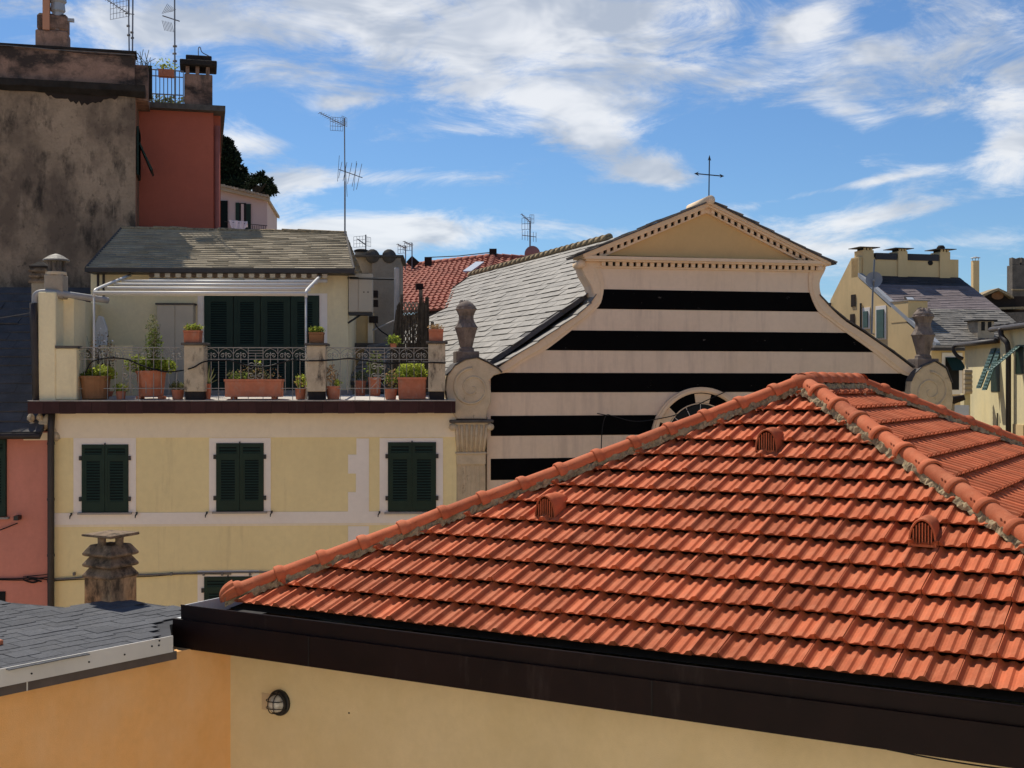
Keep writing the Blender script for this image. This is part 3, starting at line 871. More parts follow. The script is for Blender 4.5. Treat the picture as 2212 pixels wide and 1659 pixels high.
# chimney
cs, cd = on_k(239, 1301)
cp = K.pt(cs, cd, kz(cd))
back = V((cp.x, cp.y, 0)).normalized()
cc = cp + back * .25
rot = math.atan2(-back.y, -back.x)
CZ = kz(cd) - .03
px_ = cc.y / F
def sqr(mb, prof, n=4): return mb.lathe(cc.x, cc.y, prof, n, rot=rot)
ch = sqr(MB(), [(.262, CZ - .1), (.262, CZ + .262)]).obj('chimney', 'chimney_plaster', orange, bevel=.008)
z = CZ + .25
for q in range(3):
    sqr(MB(), [(.252, z), (.284, z + .012), (.283, z + .034), (.262, z + .055), (.216, z + .105), (.20, z + .118)], 4).obj('chimney_tier', 'chimney_concrete', ch, bevel=.006)
    z += .113
sqr(MB(), [(.15, z - .01), (.15, z + .004)]).obj('flue_mouth', 'dark_gap', ch)
for q in range(4):
    a = rot + q * math.pi / 2 + math.pi / 4
    a0 = V((math.cos(a), math.sin(a), 0)) * .122
    MB().lathe(cc.x + a0.x, cc.y + a0.y, [(.05, z - .02), (.042, z + .03), (.046, z + .092)], 8).obj('chimney_post', 'chimney_concrete', ch)
z += .03
tp = MB(); sqr(tp, [(.275, z + .06), (.287, z + .066), (.283, z + .088), (.13, z + .098)])
for k_, p in enumerate(tp.v): tp.v[k_] = p + V((0, 0, U(-.006, .006)))
tp.obj('chimney_slab', 'chimney_concrete', ch)
s_, d_ = on_k(2, 1393)
MB(K).box(s_ - .5, s_ + .015, d_ - .02, d_ + .2, kz(d_) - .0, kz(d_) + .045).obj('flashing_tile', 'terracotta', orange, bevel=.008)

# ------------------------------------------------------------------ yellow house with the terrace
H = Frame((-5.354, 26.0), 3.0)
yh = thing('terrace_house', H.pt(0, .5, GZ), 'pale yellow house with green shutters and a roof terrace above', 'house')
SL, SR = H.S(108), H.S(986)
MB(H).box(SL, SR, 0, 7.5, GZ, -.62).obj('wall', 'plaster_yellow', yh)
def band(name, m, u0, u1, v0, v1, dd=0.012, par=None):
    s0, s1 = H.S(u0), H.S(u1)
    um = (u0 + u1) / 2
    return MB(H).box(s0, s1, -dd, 0.0, H.Z(um, v1), H.Z(um, v0)).obj(name, m, par or yh)
band('frieze', 'plaster_cream', 108.5, 985.5, 889, 945, .02)
band('string_course', 'plaster_pale', 108.3, 985.7, 1106, 1131, .016)
band('string_lower_strip', 'plaster_cream', 108.2, 985.8, 1131.2, 1136, .010)  # thin cream strip below the string course
q = [(770, 947), (797, 947), (797, 1105.8), (752, 1105.8), (752, 1063), (769, 1063), (769, 1023), (752, 1023), (752, 982), (770, 982)]
m = MB(H); m.prism([H.px(*p) for p in q], -.013, 0); m.obj('quoin_strip', 'plaster_pale', yh)
band('quoin_strip', 'plaster_pale', 752, 797, 1136.5, 1300, .013)
WIN = [((159, 294), (177, 278), (946, 960, 1107)), ((452, 585), (467, 570), (946, 957, 1105)), ((820, 957), (838, 942), (946, 955, 1106)), ((427, 560), (441, 545), (1232, 1245, 1392))]
for k_, (su, wu, vv) in enumerate(WIN):
    um = sum(wu) / 2
    m = MB(H)
    zt, zb = H.Z(um, vv[0]), H.Z(um, vv[2])
    a0, a1, b0, b1 = H.S(su[0]), H.S(su[1]), H.S(wu[0]), H.S(wu[1])
    zs = H.Z(um, vv[1])
    m.box(a0, b0, -.014, 0, zb, zt); m.box(b1, a1, -.014, 0, zb, zt); m.box(b0, b1, -.014, 0, zs, zt)
    wo = m.obj('window', 'plaster_pale', yh)
    MB(H).box(b0, b1, -.004, -.001, zb, zs).obj('window_recess', 'dark_gap', wo)
    mid = (b0 + b1) / 2
    for x0, x1 in ((b0 + .006, mid - .004), (mid + .004, b1 - .006)):
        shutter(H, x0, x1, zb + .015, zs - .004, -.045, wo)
    MB(H).box(b0 - .07, b1 + .07, -.10, -.013, zb - .035, zb + .004).obj('sill', 'sill_stone', wo)
    for x, sg in ((b0, -1), (b1, 1)):
        for f in (.2, .8):
            zz_ = zb + (zs - zb) * f
            MB(H).box(min(x, x + sg * .05), max(x, x + sg * .05), -.05, -.014, zz_ - .045, zz_ + .045).obj('hinge', 'black_iron', wo)
    MB(H).box(mid - .012, mid + .012, -.055, -.02, zs - .01, zs + .03).obj('latch', 'black_iron', wo)
for u, v in ((155, 1112), (296, 1110), (447, 1109), (587, 1107), (819, 1108)):
    s_, z_ = H.px(u, v)
    m = MB(H)
    m.tube([(s_, -.01, z_ + .02), (s_, -.07, z_ + .02)], .009, 5); m.tube([(s_ + .01, -.07, z_ + .045), (s_ + .012, -.07, z_ + .01), (s_ - .015, -.075, z_ - .03), (s_ - .02, -.075, z_ - .08)], [.022, .02, .014, .009], 6)
    m.obj('shutter_catch', 'black_iron', yh)
# terrace slab with its brown tile edging, floor
ZF = H.Z(520, 866, -.42)
ZB = H.Z(520, 893, -.42)
s0, s1 = H.S(60, -.42), H.S(984, -.42)
MB(H).box(s0 + .01, s1, -.40, 7.4, ZB + .004, ZF - .02).obj('terrace_slab', 'stone_dark', yh)
fz = MB(H)
fz.add([(s, d, z) for d, z in ((-.40, ZF), (1.0, ZF + .085), (7.3, ZF + .09)) for s in (s0 + .02, s1)] + [(s0 + .02, -.4, ZF - .018), (s1, -.4, ZF - .018)], [(0, 1, 3, 2), (2, 3, 5, 4), (6, 7, 1, 0)])
fz.obj('terrace_floor', 'terrace_floor', yh, fix=False)
x = s0; k_ = 0
while x < s1:
    w = U(.30, .36)
    MB(H).box(x, min(x + w - .004, s1), -.43 + U(-.003, .003), -.402, ZB + U(-.004, .004), ZF - .012).obj('edge_tile', 'slab_tile', yh)
    x += w
b = MB(H)
x = s0
while x < s1:
    w = U(.22, .34); b.box(x, min(x + w - .006, s1), -.445, -.31, ZF + .001, ZF + .012 + U(0, .006)); x += w
b.obj('edge_coping', 'terrace_floor', yh)
# broken corner under the slab, downpipe, cables
m = MB(H)
for q in range(16):
    u, v = U(70, 122), U(899, 955)
    if u < 112 and v > 920: continue
    s_, z_ = H.px(u, v)
    r_ = U(.06, .13)
    m.lathe(s_, U(-.12, .0), [(r_ * .3, z_ - r_), (r_, z_ - r_ * .4), (r_ * U(.8, 1.1), z_ + r_ * .3), (r_ * .4, z_ + r_)], 7, rot=U(0, 3))
m.obj('broken_corbel', 'pillar_stained', yh)
sp = H.S(110, -.14)
m = MB(H); m.tube([(sp + .02, -.14, ZB), (sp, -.14, H.Z(110, 925)), (sp, -.14, GZ)], .068, 10); m.obj('downpipe', 'pipe_dark', yh, smooth=True)
for v in (960, 1080, 1200, 1255):
    z_ = H.Z(110, v); MB(H).lathe(sp, -.14, [(.08, z_), (.08, z_ + .05)], 10).obj('pipe_clamp', 'pipe_dark', yh)
def cable(name, pts, r, m, par, fr=H, d=-.05, n=5):
    return MB(fr).tube(curve_pts([(fr.px(u, v, d)[0], d, fr.px(u, v, d)[1]) for u, v in pts], n), r, 5).obj(name, m, par)
cable('wall_cable', [(112, 1252), (170, 1248), (230, 1240), (300, 1242), (360, 1240), (450, 1237), (560, 1236), (640, 1238)], .020, 'cable_grey', yh)
cable('wall_cable', [(112, 1255), (200, 1250), (300, 1246), (340, 1244), (400, 1240), (500, 1240)], .010, 'cable', yh)
for u in (160, 210, 290, 370, 440, 480, 540):
    s_, z_ = H.px(u, 1240, -.05); MB(H).box(s_ - .02, s_ + .02, -.08, 0, z_ - .03, z_ + .03).obj('cable_clip', 'cable_grey', yh)

# pillars of the terrace
def pillar(u0, u1, vt, vb, d0=-.30, d1=.12, cap=True):
    s0, s1 = H.S(u0, d0), H.S(u1, d0)
    zt = H.Z((u0 + u1) / 2, vt, d0)
    p = MB(H); p.box(s0, s1, d0, d1, ZF + .19, zt - .05); po = p.obj('pillar', 'pillar_stained', yh, bevel=.012)
    MB(H).box(s0 + .02, s1 - .02, d0 + .02, d1 - .02, ZF, ZF + .19).obj('pillar_foot', 'tall_cornice', po)
    if cap: MB(H).box(s0 - .05, s1 + .05, d0 - .05, d1 + .05, zt - .05, zt).obj('pillar_cap', 'stone_dark', po, bevel=.008)
    return (s0 + s1) / 2, zt
PA = pillar(397, 440, 740, 866); PB = pillar(663, 703, 741, 866); PC = pillar(925, 962, 737, 864)

# left parapet: high pier, side wall and low front wall
sa, sb = H.S(82, -.3), H.S(120, -.3)
zt = H.Z(100, 630, -.3)
MB(H).box(sa, sb, -.30, .25, ZF, zt).obj('pier', 'plaster_terrace', yh, bevel=.02)
MB(H).box(sa, sa + .22, .25, 3.5, ZF, zt - .03).obj('side_wall', 'plaster_terrace', yh)
b0, b1 = H.px(120, 640, .3), H.px(141, 640, .3)
m = MB(H); m.plan([(sb - .05, .26), (sb + .16, .40), (sb + .20, 1.1), (sb + .05, 1.7), (sb - .1, 1.7)], ZF, zt - .10); m.obj('side_buttress', 'plaster_terrace', yh)
sc_ = H.S(165, -.3)
MB(H).box(sb, sc_, -.29, -.02, ZF + .02, H.Z(140, 752, -.3)).obj('low_wall', 'plaster_terrace', yh, bevel=.015)
MB(H).box(sb - .0, sc_ + .03, -.33, .02, H.Z(140, 752, -.3), H.Z(140, 747, -.3)).obj('coping', 'stone_dark', yh)
MB(H).box(sb + .3, sb + 1.0, 1.9, 2.4, ZF, H.Z(180, 746, 2)).obj('low_wall', 'plaster_terrace', yh)
# grey flue along the parapet and the dark pipe down the corner
m = MB(H)
pts = [(82, 866), (80, 780), (77, 700), (76, 650), (80, 636), (95, 632), (130, 634), (205, 642)]
m.tube(curve_pts([(H.px(u, v, -.2)[0], -.2 + (0.9 if u > 120 else 0) * (u - 120) / 80, H.px(u, v, -.2)[1]) for u, v in pts], 6), .07, 10)
m.obj('flue_pipe', 'pipe_grey', yh, smooth=True)
MB(H).tube([(H.px(u, v, -.2)[0] - .01, -.28, H.px(u, v, -.2)[1]) for u, v in ((82, 866), (80, 780), (77, 700), (76, 655))], .075, 10).obj('corner_pipe', 'pipe_dark', yh, smooth=True)
# small round chimney with a conical cap on the pier, and a louvred one behind it
cs_, cz_ = H.px(120, 630, 0.0)
c1_ = MB(H).box(cs_ - .19, cs_ + .19, -.15, .23, cz_ - .15, H.Z(120, 594)).obj('chimney', 'grey_block', yh, bevel=.02)
z0_ = H.Z(120, 594)
MB(H).lathe(cs_, .04, [(.21, z0_), (.21, z0_ + .06), (.19, z0_ + .07)], 14).obj('chimney_collar', 'stone_weathered', c1_)
for q in range(5):
    a = q * 2 * math.pi / 5 + .3
    MB(H).lathe(cs_ + .15 * math.cos(a), .04 + .15 * math.sin(a), [(.045, z0_ + .06), (.045, z0_ + .30)], 6).obj('chimney_post', 'stone_dark', c1_)
MB(H).lathe(cs_, .04, [(.27, z0_ + .29), (.26, z0_ + .32), (.14, z0_ + .40), (.03, z0_ + .44)], 16).obj('chimney_cap', 'slate', c1_)
cs2, cz2 = H.px(86, 640, .6)
c2_ = MB(H).box(cs2 - .14, cs2 + .14, .5, .8, cz2 - .3, H.Z(86, 612, .6)).obj('chimney', 'grey_block', yh)
for q in range(3):
    z_ = H.Z(86, 612 - q * 12, .6)
    MB(H).lathe(cs2, .65, [(.27, z_), (.27, z_ + .04), (.20, z_ + .10), (.19, z_ + .115)], 4, rot=math.pi / 4).obj('chimney_tier', 'chimney_concrete', c2_)
z_ = H.Z(86, 575, .6); MB(H).lathe(cs2, .65, [(.26, z_ - .04), (.26, z_), (.05, z_ + .1)], 4, rot=math.pi / 4).obj('chimney_cap', 'tall_cornice', c2_)

# ---- attic room behind the terrace
VD = 3.5
v0, v1 = H.S(196, VD), H.S(752, VD)
ZW = H.Z(475, 588, 3.0)
MB(H).box(v0, v1, VD, 6.9, ZF - .0, ZW).obj('attic_wall', 'plaster_terrace', yh)
MB(H).box(v0, H.S(757, VD) + .05, VD - .45, VD - .001, ZF + .001, ZF + .2).obj('door_step', 'sill_stone', yh)
dz0, dz1 = ZF + .2, H.Z(565, 638, VD)
m = MB(H); dl, dr = H.S(441, VD), H.S(690, VD)
m.box(H.S(427, VD), dl, VD - .012, VD, dz0, dz1 + .05); m.box(dr, H.S(707, VD), VD - .012, VD, dz0, dz1 + .05); m.box(dl, dr, VD - .012, VD, dz1, dz1 + .05)
door = m.obj('terrace_door', 'plaster_pale', yh)
MB(H).box(dl, dr, VD - .006, VD - .002, dz0, dz1).obj('door_recess', 'dark_gap', door)
xs = [H.S(u, VD) for u in (441, 505, 563, 628, 690)]
for a, b_ in zip(xs, xs[1:]):
    shutter(H, a + .008, b_ - .008, dz0, dz1 - .01, VD - .05, door, small_top=False, tw=.085, panels=[(0.06, .40), (.46, .955)])
# wall cupboard beside the door
c0, c1c = H.S(345, VD), H.S(423, VD)
cup = thing('wall_cupboard', H.pt((c0 + c1c) / 2, VD - .15, ZF), 'tall beige two-door cupboard with dark top against the terrace wall', 'cupboard')
zt_, zb_ = H.Z(384, 660, VD), ZF
MB(H).box(c0, c1c, VD - .28, VD - .002, zb_, zt_).obj('body', 'cabinet_beige', cup)
mid = (c0 + c1c) / 2
for a, b_ in ((c0 + .01, mid - .008), (mid + .008, c1c - .01)):
    MB(H).box(a, b_, VD - .30, VD - .281, zb_ + .1, zt_ - .01).obj('door', 'cabinet_beige', cup)
MB(H).box(c0 - .03, c1c + .03, VD - .33, VD - .002, zt_, zt_ + .04).obj('top', 'stone_dark', cup)
# slate roof
ED, RD = 2.85, 6.2
ez = H.Z(475, 581, ED); rz = H.Z(500, 503, RD)
eL, eR = H.S(186, ED), H.S(764, ED); rL, rR = H.S(262, RD), H.S(746, RD)
A, B, C, D = H.pt(eL, ED, ez), H.pt(eR, ED, ez), H.pt(rR, RD, rz), H.pt(rL, RD, rz + .08)
BL, BR = H.pt(eL, 7.4, ez), H.pt(eR, 7.4, ez)
m = MB(); m.add([A, B, C, D, BL, BR], [(0, 1, 2, 3), (1, 5, 2), (5, 4, 3, 2), (4, 0, 3), (0, 4, 5, 1)])
ro = m.obj('attic_roof', 'slate_old', yh)
up = V((0, 0, .004))
for nm, a in (('roof_slates', (A + up, B + up, C + up, D + up, 21, .48)),):
    slates(nm, 'slate_old', ro, *a, thk=.024, jit=.06, over=1.06, kv=(.85, 1.2))
slates('roof_slates', 'slate_old', ro, BL + up, A + up, D + up, D + up, 20, .27, thk=.014)
slates('roof_slates', 'slate_old', ro, B + up, BR + up, C + up, C + up, 20, .27, thk=.014)
m = MB()
for i in range(14):
    a, b_ = D.lerp(C, i / 14), D.lerp(C, (i + 1.08) / 14)
    dz = V((0, 0, U(.01, .05)))
    m.tube([a + dz, b_ + dz * .6], .055, 8)
m.obj('ridge_capping', 'mortar', ro)
for a_, b_ in ((A, D), (B, C)): MB().tube([a_ + V((0, 0, .02)), b_ + V((0, 0, .02))], .033, 6).obj('hip_flashing', 'stone_dark', ro)
MB(H).box(eL - .02, eR + .02, ED - .06, ED - .02, ez - .085, ez + .01).obj('eave_fascia', 'pipe_dark', yh)
MB(H).box(eL, eR, ED - .02, VD, ez - .085, ez - .06).obj('eave_soffit', 'pipe_dark', yh)
# pipes and lamp under the left eave
for u in (212, 224):
    MB(H).tube([(H.S(u, 3.3), 3.3, H.Z(u, 592, 3.3)), (H.S(u, 3.35), 3.35, H.Z(u, 640, 3.3))], .03, 6).obj('eave_pipe', 'pipe_dark', yh)

# awning roll with scalloped valance
aw = thing('rolled_awning', H.pt(H.S(515, 3.2), 3.25, ez - .3), 'rolled-up awning with brown and white valance under the slate eave', 'awning')
a0, a1 = H.S(322, 3.1), H.S(707, 3.1)
za, zb = H.Z(515, 588, 3.1), H.Z(515, 600, 3.1)
MB(H).tube([(a0, 3.2, za + .0), (a1, 3.2, za + .0)], .07, 10).obj('fabric_roll', 'awning_brown', aw, smooth=True)
n = 34
for i in range(n):
    x0 = a0 + (a1 - a0) * i / n; x1 = a0 + (a1 - a0) * (i + 1) / n
    mm = MB(H); w = x1 - x0
    mm.prism([(x0, za), (x1, za), (x1, zb + .02), (x0 + w * .75, zb + .002), (x0 + w * .5, zb - .004), (x0 + w * .25, zb + .002), (x0, zb + .02)], 3.1, 3.106)
    mm.obj('valance_scallop', 'awning_white' if i % 2 else 'awning_brown', aw)
MB(H).tube([(a0, 3.1, zb - .06), (a1, 3.1, zb - .06)], .045, 8).obj('front_bar', 'white_paint', aw, smooth=True)
for u in (517, 590):
    s_, z_ = H.px(u, 609, 3.15); MB(H).box(s_ - .14, s_ + .14, 3.0, 3.2, z_ - .03, z_ + .05).obj('motor_bracket', 'green_dark', aw)
# white tube pergola
pg = thing('tube_pergola', H.pt(H.S(430, .2), .2, ZF), 'white steel tube pergola frame standing over the terrace', 'pergola')
fl, frr = H.S(203, .15), H.S(661, .15)
zf_ = H.Z(430, 633, .15); zbk = H.Z(515, 601, 3.2)
dB = 3.15
def rail(t): return .15 + (dB - .15) * t, zf_ + (zbk - zf_) * t
for s_, uu in ((fl, 0), (frr, 1)):
    pts = [(s_, .15, ZF), (s_, .15, zf_ - .08), (s_, .17, zf_ + .02), (s_, .26, zf_ + .07)] + [(s_ + (-.02 if uu else .02) * 0, rail(t)[0], rail(t)[1] + .06) for t in (.2, .5, .8, 1)]
    MB(H).tube(pts[:2], .022, 8).obj('post', 'white_paint', pg, smooth=True)
    MB(H).tube(pts[1:], .032, 8).obj('side_rail', 'white_paint', pg, smooth=True)
for t in (0, .28, .52, .74):
    d_, z_ = rail(t); MB(H).tube([(fl, d_, z_), (frr, d_, z_)], .036, 8).obj('cross_tube', 'white_paint', pg, smooth=True)
    d2, z2 = rail(t + .03); MB(H).tube([(fl, d2, z2 - .05), (frr, d2, z2 - .05)], .018, 6).obj('cross_tube', 'white_paint', pg, smooth=True)

# iron railings between the pillars
def railing(u0, u1, label, hearts):
    D0 = -.12
    s0, s1 = H.S(u0, D0), H.S(u1, D0)
    zt, zm, zb = H.Z(500, 751, D0), H.Z(500, 776, D0), H.Z(500, 839, D0)
    t = thing('iron_railing', H.pt((s0 + s1) / 2, D0, ZF), label, 'railing', 'iron railings along the terrace edge')
    for nm, z, r_ in (('top_rail', zt, .014), ('middle_rail', zm, .011), ('bottom_rail', zb, .011)):
        MB(H).box(s0, s1, D0 - r_, D0 + r_, z - r_ * .7, z + r_ * .7).obj(nm, 'iron_grey', t)
    n = max(2, round((s1 - s0) / .155)); n += n % 2
    for i in range(n + 1):
        x = s0 + (s1 - s0) * i / n
        top = zt if i % 2 == 0 else zm + .12
        low = ZF if i % 2 == 0 else zb - .10
        MB(H).tube([(x, D0, low), (x, D0, top)], .0078, 6).obj('baluster', 'iron_grey', t)
    for i in range(n // 2):
        x0 = s0 + (s1 - s0) * 2 * i / n; x1 = s0 + (s1 - s0) * (2 * i + 2) / n; xm = (x0 + x1) / 2; w = (x1 - x0) / 2
        m = MB(H)
        if i == n // 4 :
            for z in (zt - .06, zt - .115, zt - .17): m.box(x0, x1, D0 - .006, D0 + .006, z - .006, z + .006)
        else:
            hh = zt - zm
            m.tube([(x0, D0, zm + hh * .45), (x0 + w * .35, D0, zt - .06), (xm, D0, zt - .012), (x1 - w * .35, D0, zt - .06), (x1, D0, zm + hh * .45)], .0068, 5)
            for sg in (-1, 1):
                pts = []
                for q in range(15):
                    a = q / 14 * 2.6 * math.pi; r_ = .055 * (1 - q / 17)
                    pts.append((xm + sg * (.065 - r_ * math.cos(a)), D0, zm + .075 + r_ * math.sin(a)))
                m.tube(pts, .006, 4)
            m.lathe(xm, D0, [(.004, zm + .10), (.016, zm + .125), (.004, zm + .15)], 6)
            for xx in (x0, x1): m.lathe(xx, D0, [(.004, zm + .02), (.012, zm + .035), (.004, zm + .05)], 6)
        m.obj('scroll_panel', 'iron_grey', t)
    for x in hearts:
        xx = H.S(x, D0); m = MB(H)
        for zc, k in ((zm - .15, 1), (zm - .34, -1)):
            for sg in (-1, 1):
                pts = []
                for q in range(19):
                    a = q / 18 * 2.8 * math.pi; r_ = .085 * (1 - q / 22)
                    pts.append((xx + sg * (.088 - r_ * math.cos(a)), D0, zc + k * r_ * math.sin(a)))
                m.tube(pts, .007, 4)
        m.tube([(xx, D0 + .008, zm), (xx, D0 + .008, zb)], .008, 5)
        m.tube([(xx - .12, D0 + .008, zm - .15), (xx + .12, D0 + .008, zm - .15)], .006, 4); m.tube([(xx - .12, D0 + .008, zm - .34), (xx + .12, D0 + .008, zm - .34)], .006, 4)
        m.tube([(xx - .16, D0, zb), (xx - .02, D0, zm - .46)], .006, 4); m.tube([(xx + .16, D0, zb), (xx + .02, D0, zm - .46)], .006, 4)
        m.obj('scroll_rosette', 'iron_grey', t)
    return t
railing(166, 398, 'wrought iron railing between the low plastered wall and the stained pillar', (280,))
railing(440, 664, 'wrought iron railing with scrolls in front of the terrace door', (552,))
railing(703, 926, 'wrought iron railing in front of the reed screen', (818,))

# hose tied along the railings
hp = [(184, 806), (192, 790), (201, 780), (228, 774), (269, 775), (300, 787), (330, 797), (359, 803), (388, 801), (417, 794), (443, 781), (492, 778), (515, 784), (535, 790), (568, 792), (589, 789), (631, 777), (658, 779), (693, 779), (724, 777), (749, 774), (772, 776), (808, 782), (843, 785), (881, 783), (922, 783), (963, 784)]
pts = []
for u, v in hp:
    dd = -.16 - (.20 if (392 < u < 446 or 655 < u < 708 or 918 < u) else 0)
    pts.append((H.px(u, v, dd)[0], dd, H.px(u, v, dd)[1]))
tag(MB(H).tube(curve_pts(pts, 5), .016, 6).obj('garden_hose', 'cable', smooth=True), 'long black hose sagging along the terrace railings and pillars', 'hose')
# ------------------------------------------------------------------ pots and plants on the terrace
def pot(u0, u1, v0, d, label, round_=False, m='terracotta', zbase=None, taper=.82, plants=(), stems=(), feet=False, name='potted_plant', depth=None):
    s0, s1 = H.S(u0, d), H.S(u1, d)
    s = (s0 + s1) / 2; w = (s1 - s0) / 2
    zb = ZF + .002 + max(0, min(1, (d + .4) / 1.4)) * .085 if zbase is None else zbase
    zt = H.Z((u0 + u1) / 2, v0, d)
    t = thing(name, H.pt(s, d, zb), label, 'potted plant')
    dw = depth or min(w, .24)
    rim = min(.05, (zt - zb) * .18)
    z1 = zb + (.05 if feet else 0)
    if feet:
        for x in (-1, 1): MB(H).box(s + x * w * .7 - .05, s + x * w * .7 + .05, d - dw * .7, d + dw * .7, zb, z1 + .01).obj('foot', m, t)
    if round_:
        MB(H).lathe(s, d, [(w * taper * .95, z1), (w * taper, z1 + .02), (w * .94, zt - rim), (w, zt - rim), (w, zt), (w * .86, zt), (w * .84, zt - .05)], 18).obj('pot', m, t, smooth=False)
        MB(H).lathe(s, d, [(w * .85, zt - .06), (w * .85, zt - .035)], 14).obj('soil', 'soil', t)
    else:
        k = taper + .1
        b = MB(H)
        b.hexa([(s - w * k, d - dw * k, z1), (s + w * k, d - dw * k, z1), (s + w * k, d + dw * k, z1), (s - w * k, d + dw * k, z1)],
               [(s - w * .97, d - dw * .97, zt - rim), (s + w * .97, d - dw * .97, zt - rim), (s + w * .97, d + dw * .97, zt - rim), (s - w * .97, d + dw * .97, zt - rim)])
        b.obj('pot', m, t, bevel=.008)
        b = MB(H)
        for a in ((s - w, s + w, d - dw, d - dw * .84), (s - w, s + w, d + dw * .84, d + dw), (s - w, s - w * .9, d - dw * .84, d + dw * .84), (s + w * .9, s + w, d - dw * .84, d + dw * .84)):
            b.box(*a, zt - rim, zt)
        b.obj('rim', m, t)
        MB(H).box(s - w * .9, s + w * .9, d - dw * .84, d + dw * .84, zt - rim - .01, zt - rim + .015).obj('soil', 'soil', t)
    zs = zt - .03
    for mt, cs, cz, rs, rz, n, size, fl in plants:
        b = MB(); c = H.pt(s + cs * w, d, zt + cz)
        b.leaves(c, (rs * w * 1.12, max(dw * .9, .12), rz * 1.2), int(n * 1.5), size * 1.08, fl)
        b.obj('foliage', mt, t, fix=False)
    for mt, n, h, spread in stems:
        b = MB(H)
        for _ in range(n):
            a, r_ = U(0, 6.3), U(0, w * .6)
            x, y = s + r_ * math.cos(a), d + min(r_, dw * .7) * math.sin(a)
            hh = h * U(.6, 1.1); lx = U(-1, 1) * spread
            b.tube([(x, y, zs - .02), (x + lx * .4, y, zs + hh * .5), (x + lx, y, zs + hh)], [.006, .005, .003], 4, cap=False)
        b.obj('stems', mt, t, fix=False)
    return t
L_ = 'leaf_yellow'
pot(399, 435, 714, -.10, 'square terracotta pot of low green plants on the pillar beside the big shrub', zbase=PA[1], plants=[('leaf_yellow', 0, .05, 1.0, .06, 190, .06, .5), ('leaf_dry', 0, .02, 1.1, .05, 50, .06, .4)])
pot(668, 700, 718, -.10, 'square brown pot of mossy green cushion plant on the pillar by the pergola post', zbase=PB[1], m='terracotta_brown', plants=[('leaf_yellow', 0, .04, .95, .065, 320, .04, .6), ('leaf', 0, .02, 1, .05, 100, .04, .5)])
pot(926, 958, 711, -.10, 'square terracotta pot of dry stalks on the end pillar next to the church', zbase=PC[1], plants=[('leaf_dry', 0, .03, .95, .05, 160, .05, .35)])
# tall shrub in the big round pot
t = pot(293, 360, 801, .15, 'large round terracotta pot with a tall bushy shrub behind the railing', round_=True, taper=.78, feet=True,
        plants=[('leaf', 0, .10, 1.45, .16, 420, .075, .5), ('leaf_yellow', .7, .07, .8, .14, 240, .075, .5), ('leaf_yellow', -.9, .12, .7, .16, 240, .07, .5), ('leaf', .15, .45, .55, .35, 330, .06, .4), ('leaf_grey', .1, .85, .35, .28, 190, .05, .4)],
        stems=[('twig', 12, .95, .12)])
pot(172, 240, 812, .05, 'wide brown pot with bright green bush beside the low plastered wall', round_=True, m='terracotta_brown',
    plants=[('leaf_yellow', .35, .03, .9, .14, 420, .08, .5), ('leaf', -.3, .0, .7, .08, 120, .07, .5)])
pot(200, 246, 845, .9, 'tall dry flowering stalks growing behind the bright green bush', round_=True,
    plants=[('leaf_dry', 0, .75, 1.2, .45, 130, .045, .7), ('leaf_dry', -.1, .3, .7, .3, 70, .05, .4), ('cloth', .1, .95, 1.1, .35, 40, .035, .9)], stems=[('twig', 16, 1.25, .25)])
pot(250, 272, 845, .0, 'small terracotta pot of trailing leaves left of the big shrub pot', round_=True, plants=[('leaf_yellow', 0, .05, 1.3, .09, 120, .06, .5)])
pot(370, 398, 842, -.02, 'small terracotta pot of grey succulents at the foot of the stained pillar', round_=True, plants=[('leaf_grey', 0, .05, 1.1, .09, 130, .06, .6)])
t = pot(442, 456, 829, .1, 'narrow terracotta pot with an agave beside the first pillar', round_=True, taper=.85)
b = MB(H); s_ = H.S(449, .1); z_ = H.Z(449, 829, .1)
for a, h in ((-.10, .28), (.03, .42), (.12, .34), (.2, .10), (-.2, .12), (.16, .22)):
    b.add([(s_ - .02, .1, z_ - .02), (s_ + .02, .1, z_ - .02), (s_ + a * .7 + .012, .1 + a * .3, z_ + h * .65), (s_ + a, .1 + a * .4, z_ + h)], [(0, 1, 2, 3)])
b.obj('agave_leaves', 'leaf_grey', t, fix=False)
pot(487, 612, 819, .05, 'long terracotta trough planter with sparse flowers before the terrace door', feet=True, taper=.86, depth=.2,
    plants=[('leaf_grey', -.2, .07, .8, .12, 150, .05, .4), ('leaf_dry', 0, .10, .85, .16, 90, .045, .4), ('leaf', -.5, .05, .4, .08, 90, .05, .5), ('leaf_yellow', .05, .28, .25, .10, 14, .05, .9)], stems=[('twig', 26, .25, .12)])
pot(637, 661, 838, .0, 'small terracotta pot of budding plant left of the pergola post pillar', round_=True, plants=[('leaf_yellow', 0, .12, 1.0, .13, 70, .06, .5), ('leaf_dry', 0, .1, 1.0, .12, 40, .05, .5)], stems=[('twig', 7, .2, .06)])
pot(704, 736, 834, -.02, 'terracotta pot of dried brown stems right of the pergola post pillar', round_=True, plants=[('leaf_dry', -.3, .22, .8, .18, 110, .055, .45), ('leaf_yellow', .6, .05, .45, .06, 60, .05, .6)], stems=[('twig', 8, .35, .08)])
pot(766, 791, 822, 1.6, 'terracotta pot of grey-green plant standing back on the terrace', round_=True, plants=[('leaf_grey', 0, .07, 1.3, .10, 120, .06, .5)])
pot(830, 858, 840, -.04, 'small terracotta pot of straggly plant beside the green planter box', round_=True, plants=[('leaf', 0, .16, 1.0, .18, 90, .055, .5), ('leaf_dry', .1, .2, .9, .2, 80, .05, .5)], stems=[('twig', 8, .4, .06)])
